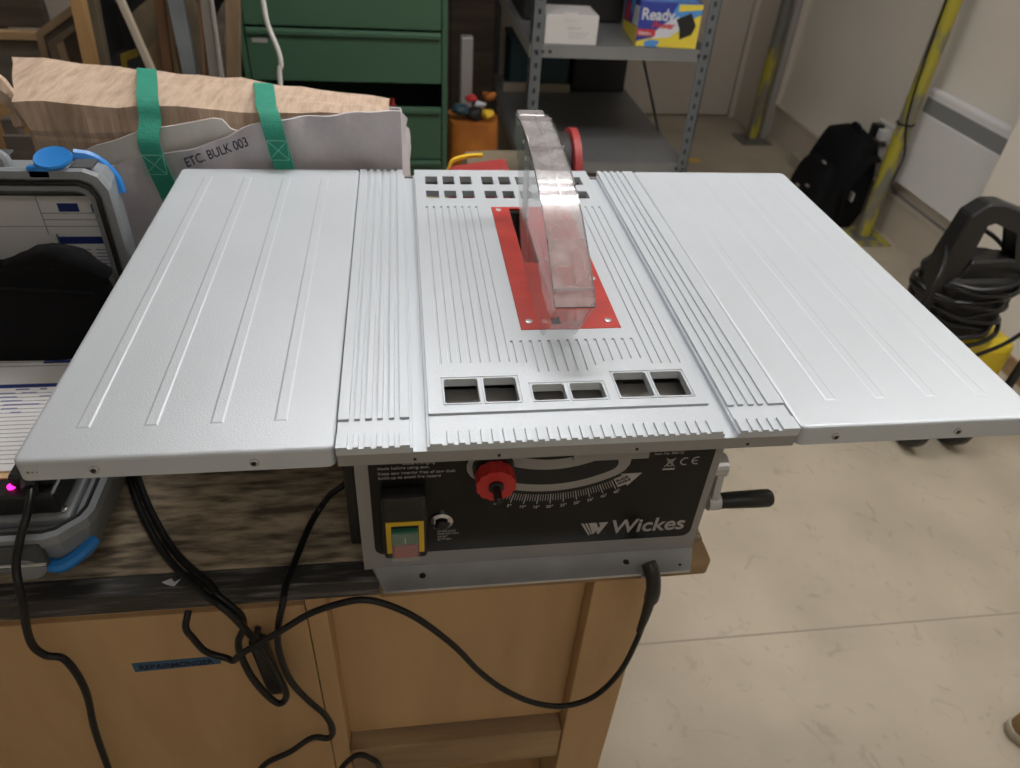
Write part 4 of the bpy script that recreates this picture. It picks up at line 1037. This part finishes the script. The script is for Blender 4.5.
# dark cupboard added for the shaded back wall between cabinet and shelving, the white tube, orange bag
t = thing('wall_shade_backing', 'added dark brown cupboard standing between green cabinet and shelving', 'backing', (.17, 3.75, 0))
obj('carcass', box(bmesh.new(), -.30, .18, -.10, .30, 0, 1.7, .004), 'darkbox', t)
obj('backing_door', box(bmesh.new(), -.29, -.062, -.12, -.101, .05, 1.65, .003), 'brownwood', t); obj('backing_door', box(bmesh.new(), -.058, .17, -.12, -.101, .05, 1.65, .003), 'brownwood', t)
o = obj('white_tube', box(bmesh.new(), .105, .158, 2.86, 2.91, 0.004, .83, .006), 'silver'); tag(o, 'pale grey square tube standing behind the orange bag', 'tube')
bm = bmesh.new(); rings = []
for k in range(8):
    zt = k / 7; ring = []
    for j in range(20):
        a = 2 * PI * j / 20; ring.append((.150 + (.125 - .02 * zt) * math.copysign(abs(math.cos(a)) ** .5, math.cos(a)), 2.72 + .10 * math.copysign(abs(math.sin(a)) ** .5, math.sin(a)), .012 + .53 * zt))
    rings.append(ring)
loft(bm, rings); wob(bm, .012, 9)
ob = obj('orange_bag', bm, 'orange', smooth=True); tag(ob, 'orange canvas bag stuffed with tools beside the green cabinet', 'bag')
for k, (x, z, m, r, nm, lab) in enumerate(((.09, .515, 'tealbox', .030, 'cloth_bundle', 'dark blue cloth bundle on the orange bag'), (.135, .555, 'redcard', .022, 'tool_pouch', 'dull red pouch at the back of the orange bag'), (.175, .525, 'palecard', .020, 'cloth_bundle', 'pale grey cloth on the orange bag'),
                                (.205, .50, 'yellow', .026, 'work_glove', 'yellow work glove at the right of the orange bag'), (.155, .49, 'darkbox', .034, 'work_glove', 'black glove in the middle of the orange bag'), (.215, .56, 'orange', .024, 'tool_pouch', 'orange pouch right behind the yellow glove'))):
    bm = bmesh.new(); bmesh.ops.create_icosphere(bm, subdivisions=3, radius=r)
    bmesh.ops.scale(bm, vec=(1.25, 1, .8), verts=bm.verts[:]); bmesh.ops.translate(bm, vec=(x, 2.66 + .02 * (k % 3), z + .075), verts=bm.verts[:]); wob(bm, .010, 35, k)
    o = obj(nm, bm, m, smooth=True); tag(o, lab, nm.split('_')[-1])

# ------------------------------------------------------------------ right hand side
def column(x, y, zy, label, base):
    t = thing('steel_column', label, 'column', (x, y, 0))
    obj('pole', lathe(bmesh.new(), [(.034, .008), (.034, HC - .002)], (0, 0, 0), 'z', 28), 'polegrey', t, smooth=True)
    obj('yellow_sleeve', lathe(bmesh.new(), [(.0350, .02), (.0350, zy)], (0, 0, 0), 'z', 28), 'poleyellow', t, smooth=True, label='scuffed yellow painted lower part')
    obj('base_plate', box(bmesh.new(), -.10, .10, -.11, .09, .0005, .008, .001), base, t)
    return t
c1 = column(2.115, 4.03, .57, 'yellow and grey steel column in the far corner', 'polegrey')
c2 = column(2.145, 2.63, 1.55, 'scuffed yellow steel column beside the black rucksack', 'poleyellow')
obj('black_lead', tube(bmesh.new(), [(-.043, -.018, 1.6), (-.045, -.014, 1.2), (-.043, -.02, .9), (-.030, -.035, .62), (.02, -.044, .45), (.043, -.01, .33), (.05, .02, .22)], .0045, 8, 5), 'rubber', c2)
obj('tie', lathe(bmesh.new(), [(.0405, .57), (.0415, .574), (.0405, .578)], (0, 0, 0), 'z', 24), 'rubber', c2)
obj('inner_plate', box(bmesh.new(), -.055, .055, -.06, .05, .0082, .011, .001), 'polegrey', c2)
o = obj('white_pipe', tube(bmesh.new(), [(2.205, 4.06, .002), (2.205, 4.06, 1.3), (2.205, 4.06, HC - .002)], .026, 16, 0), 'silver', smooth=True); tag(o, 'pale pipe rising right beside the far yellow column', 'pipe')
# radiator
rd = thing('panel_heater', 'white slim electric panel heater on the right wall', 'heater', (2.30, 2.36, .25))
def Rd(n_, bm, m, **k): return obj(n_, bm, m, rd, world=True, **k)
Rd('heater_body', box(bmesh.new(), 2.245, 2.288, 2.02, 2.700, .272, .718, .012), 'radiator')
Rd('air_grille', BOX(2.2435, 2.2452, 2.035, 2.685, .615, .680), 'grille')
Rd('front_plate', box(bmesh.new(), 2.2385, 2.2450, 2.024, 2.696, .280, .612, .003), 'radiator')
Rd('wall_bracket', BOX(2.288, 2.2998, 2.2, 2.5, .3, .66), 'galv')
Rd('outlet', BOX(2.262, 2.284, 2.12, 2.16, .258, .2718), 'manila')
o = obj('wall_cable', tube(bmesh.new(), [(2.292, 2.86, .36), (2.292, 2.80, .25), (2.29, 2.70, .212), (2.29, 2.45, .205), (2.29, 2.2, .208), (2.29, 2.05, .205)], .006, 8, 5), 'silver'); tag(o, 'thin grey cable running low on the wall below the heater', 'cable')
t = thing('wall_socket', 'white wall socket with black plug beside the yellow column', 'socket', (2.30, 2.96, .42))
obj('socket_plate', box(bmesh.new(), -.016, -.0005, -.075, .075, -.045, .045, .003), 'whiteplastic', t)
obj('plug', box(bmesh.new(), -.065, -.0165, -.002, .052, -.03, .035, .006), 'blackplastic', t)
obj('plug', box(bmesh.new(), -.060, -.0165, -.062, -.012, -.028, .026, .006), 'whiteplastic', t)
obj('plug_lead', tube(bmesh.new(), [(-.055, .025, -.028), (-.052, .022, -.10), (-.03, .02, -.20), (-.02, 0, -.32)], .004, 8, 5), 'rubber', t)
o = obj('wood_block', box(bmesh.new(), 2.19, 2.262, 3.50, 3.62, .0005, .07, .002), 'stick'); tag(o, 'small pale wood block on the floor by the skirting', 'block')
o = obj('floor_marker', BOX(1.56, 1.63, 3.62, 3.68, .0003, .0015), 'yellow'); tag(o, 'small yellow square marker on the floor beside the shelving', 'marker')
# rucksack
bp = thing('rucksack', 'black rucksack slumped on the floor against the right wall', 'rucksack', (2.06, 2.93, 0), 0)
bm = bmesh.new(); rings = []
for k in range(13):
    zt = k / 12; ring = []; w = .235 * (1 - .32 * zt ** 2.5) * (1 if k < 12 else .6); d = .115 * (1 - .42 * zt ** 2) * (1 if k < 12 else .6)
    w *= (.90 + .1 * min(1, zt * 6)); d *= (.90 + .1 * min(1, zt * 6))
    for j in range(28):
        a = 2 * PI * j / 28
        ring.append((d * math.copysign(abs(math.cos(a)) ** .55, math.cos(a)) + .07 * zt, w * math.copysign(abs(math.sin(a)) ** .55, math.sin(a)) + .03 * zt, .002 + .43 * zt ** .92))
    rings.append(ring)
loft(bm, rings); wob(bm, .010, 14)
for v in bm.verts: v.co.z = max(v.co.z, .0015)
obj('main_sack', bm, 'fabric', bp, smooth=True)
bm = bmesh.new(); rings = []
for k in range(8):
    zt = k / 7; w = .165 * (1 - .25 * zt ** 3) * (1 if 0 < k < 7 else .85); d = .045 * (1 if 0 < k < 7 else .7)
    rings.append([(-.122 + d * math.copysign(abs(math.cos(2 * PI * j / 20)) ** .6, math.cos(2 * PI * j / 20)) + .045 * zt, w * math.copysign(abs(math.sin(2 * PI * j / 20)) ** .6, math.sin(2 * PI * j / 20)), .03 + .25 * zt) for j in range(20)])
loft(bm, rings); wob(bm, .006, 20)
obj('front_pocket', bm, 'fabric', bp, smooth=True)
obj('carry_loop', tube(bmesh.new(), [(.06, -.02, .42), (.06, -.01, .455), (.06, .05, .458), (.06, .06, .42)], .009, 8, 5), 'fabric', bp)
for y, z in ((-.06, .16), (.02, .13), (-.10, .30)): obj('zip_pull', box(bmesh.new(), -.178 + .045 * z * 4, -.168 + .045 * z * 4, y, y + .03, z, z + .010, .002), 'silver', bp)
for y in (-.20, .15): obj('shoulder_strap', ribbon(bmesh.new(), [(.09, y, .37), (.02, y - .03, .36), (-.06, y - .05, .22), (-.04, y - .04, .06)], (0, 1, .2), .05, .012), 'fabric', bp)
obj('buckle', box(bmesh.new(), -.02, -.008, -.262, -.232, .17, .215, .003), 'silver', bp)

# pressure washer
pw = thing('pressure_washer', 'black and yellow pressure washer with coiled hose by the right wall', 'pressure washer', (1.60, 1.25, 0))
def Pw(n_, bm, m, **k): return obj(n_, bm, m, pw, world=True, **k)
bm = box(bmesh.new(), 1.50, 1.76, 1.16, 1.36, .05, .245, .03, seg=3); Pw('lower_housing', bm, 'blackplastic')
bm = box(bmesh.new(), 1.545, 1.735, 1.145, 1.345, .235, .385, .035, seg=3); Pw('motor_cover', bm, 'washyellow')
bm = box(bmesh.new(), 1.41, 1.64, 1.17, 1.33, .37, .60, .03, seg=3); Pw('hose_drum', bm, 'blackplastic')
bm = bmesh.new()
prism(bm, [(1.375, .48), (1.43, .48), (1.455, .642), (1.447, .765), (1.472, .775), (1.56, .742), (1.598, .66), (1.598, .48), (1.66, .48), (1.655, .70), (1.61, .782), (1.48, .825), (1.43, .825), (1.388, .79), (1.372, .66)], 'y', 1.19, 1.25)
prism(bm, [(1.43, .56), (1.60, .56), (1.60, .652), (1.58, .658), (1.46, .650)], 'y', 1.185, 1.255)
bmesh.ops.bevel(bm, geom=[e for e in bm.edges], offset=.006, segments=1, affect='EDGES')
Pw('handle_frame', bm, 'blackplastic')
for x in (1.475, 1.63):
    Pw('wheel', lathe(bmesh.new(), [(.03, x - .022), (.085, x - .022), (.095, x - .012), (.095, x + .012), (.085, x + .022), (.03, x + .022)], (0, 1.14, .096), 'x', 28), 'blackplastic', smooth=True)
random.seed(5)
bm = bmesh.new()
for k in range(9):
    z = .40 + k * .024; ax = .130 + random.uniform(-.012, .025); ay = .11 + random.uniform(-.01, .02); ph = random.uniform(-.02, .02); tl = random.uniform(-.03, .03)
    pts = [(1.525 + ph + ax * math.cos(2 * PI * j / 16), 1.25 + ay * math.sin(2 * PI * j / 16), z + tl * math.cos(2 * PI * j / 16) + random.uniform(-.004, .004)) for j in range(17)]
    tube(bm, pts, .0075, 8, 3)
Pw('coiled_hose', bm, 'rubber', smooth=True)
Pw('loose_hose', tube(bmesh.new(), [(1.42, 1.13, .46), (1.34, 1.12, .45), (1.30, 1.12, .52), (1.34, 1.15, .64), (1.42, 1.27, .71), (1.54, 1.29, .70), (1.66, 1.28, .62), (1.72, 1.2, .50)], .0065, 8, 6), 'rubber', smooth=True)
Pw('loose_hose', tube(bmesh.new(), [(1.75, 1.14, .62), (1.73, 1.13, .50), (1.66, 1.12, .42), (1.58, 1.12, .37), (1.50, 1.13, .33)], .0065, 8, 6), 'rubber', smooth=True)
Pw('spray_lance', tube(bmesh.new(), [(1.74, 1.12, .20), (1.76, 1.12, .50), (1.80, 1.13, .78)], .014, 12, 4), 'blackplastic', smooth=True)

# shoe at the lower right
sh_ = thing('shoe', 'tan suede shoe with pale sole on the floor at the right edge', 'shoe', (1.165, .175, 0), -.35)
def shoe_ring(s, z, kx, ky):
    out = []
    for j in range(28):
        a = 2 * PI * j / 28; x = .14 + .14 * -math.cos(a); w = .042 + .008 * math.cos((x - .08) * 14)
        y = w * math.copysign(abs(math.sin(a)) ** .7, math.sin(a)); out.append(((x - .14) * kx + .14, y * ky, z))
    return out
obj('sole', loft(bmesh.new(), [shoe_ring(0, .001, .98, .96), shoe_ring(0, .006, 1.0, 1.0), shoe_ring(0, .022, 1.0, 1.0), shoe_ring(0, .026, .98, .97)]), 'sole', sh_, smooth=True)
R3 = []
for z, kx, ky in ((.0262, .955, .93), (.040, .95, .93), (.055, .93, .88), (.068, .86, .78)):
    R3.append(shoe_ring(0, z, kx, ky))
R3 += [[(.20 + (x - .14) * .55, y * .66, z) for x, y, z in shoe_ring(0, zz, 1, 1)] for zz in (.085, .105)]
obj('upper', loft(bmesh.new(), R3), 'shoe', sh_, smooth=True)

# ------------------------------------------------------------------ lights
lamp(-.1, 1.25, 'long ceiling light panel above the table saw')
lamp(.3, -1.5, 'dim ceiling light panel over the open floor in front of the bench', soft=True)
lamp(1.35, .75, 'long ceiling light panel above the open floor beside the bench')
w = bpy.data.worlds.new('world'); scn.world = w; w.use_nodes = True
w.node_tree.nodes['Background'].inputs[0].default_value = (.9, .95, 1, 1); w.node_tree.nodes['Background'].inputs[1].default_value = .3

# ------------------------------------------------------------------ camera
cam = bpy.data.cameras.new('camera'); co = bpy.data.objects.new('camera', cam); COL.objects.link(co)
Rm = Matrix(((.9904251777, .0320491303, -.1342788911), (-.1253361582, .6164892178, -.7773235435), (.0578689450, .7867108093, .6146033580)))
co.matrix_world = Matrix.Translation((-.1519027, -.4863055, 1.5809485)) @ Rm.to_4x4()
cam.sensor_width = 36; cam.sensor_fit = 'HORIZONTAL'; cam.lens = 725.9487 * 36 / 1020; cam.clip_start = .02
cam.dof.use_dof = True; cam.dof.focus_distance = .78; cam.dof.aperture_fstop = 6.5
scn.camera = co
scn.view_settings.view_transform = 'Standard'; scn.view_settings.look = 'None'; scn.view_settings.gamma = 1
scn.view_settings.exposure = 0; scn.view_settings.use_curve_mapping = False
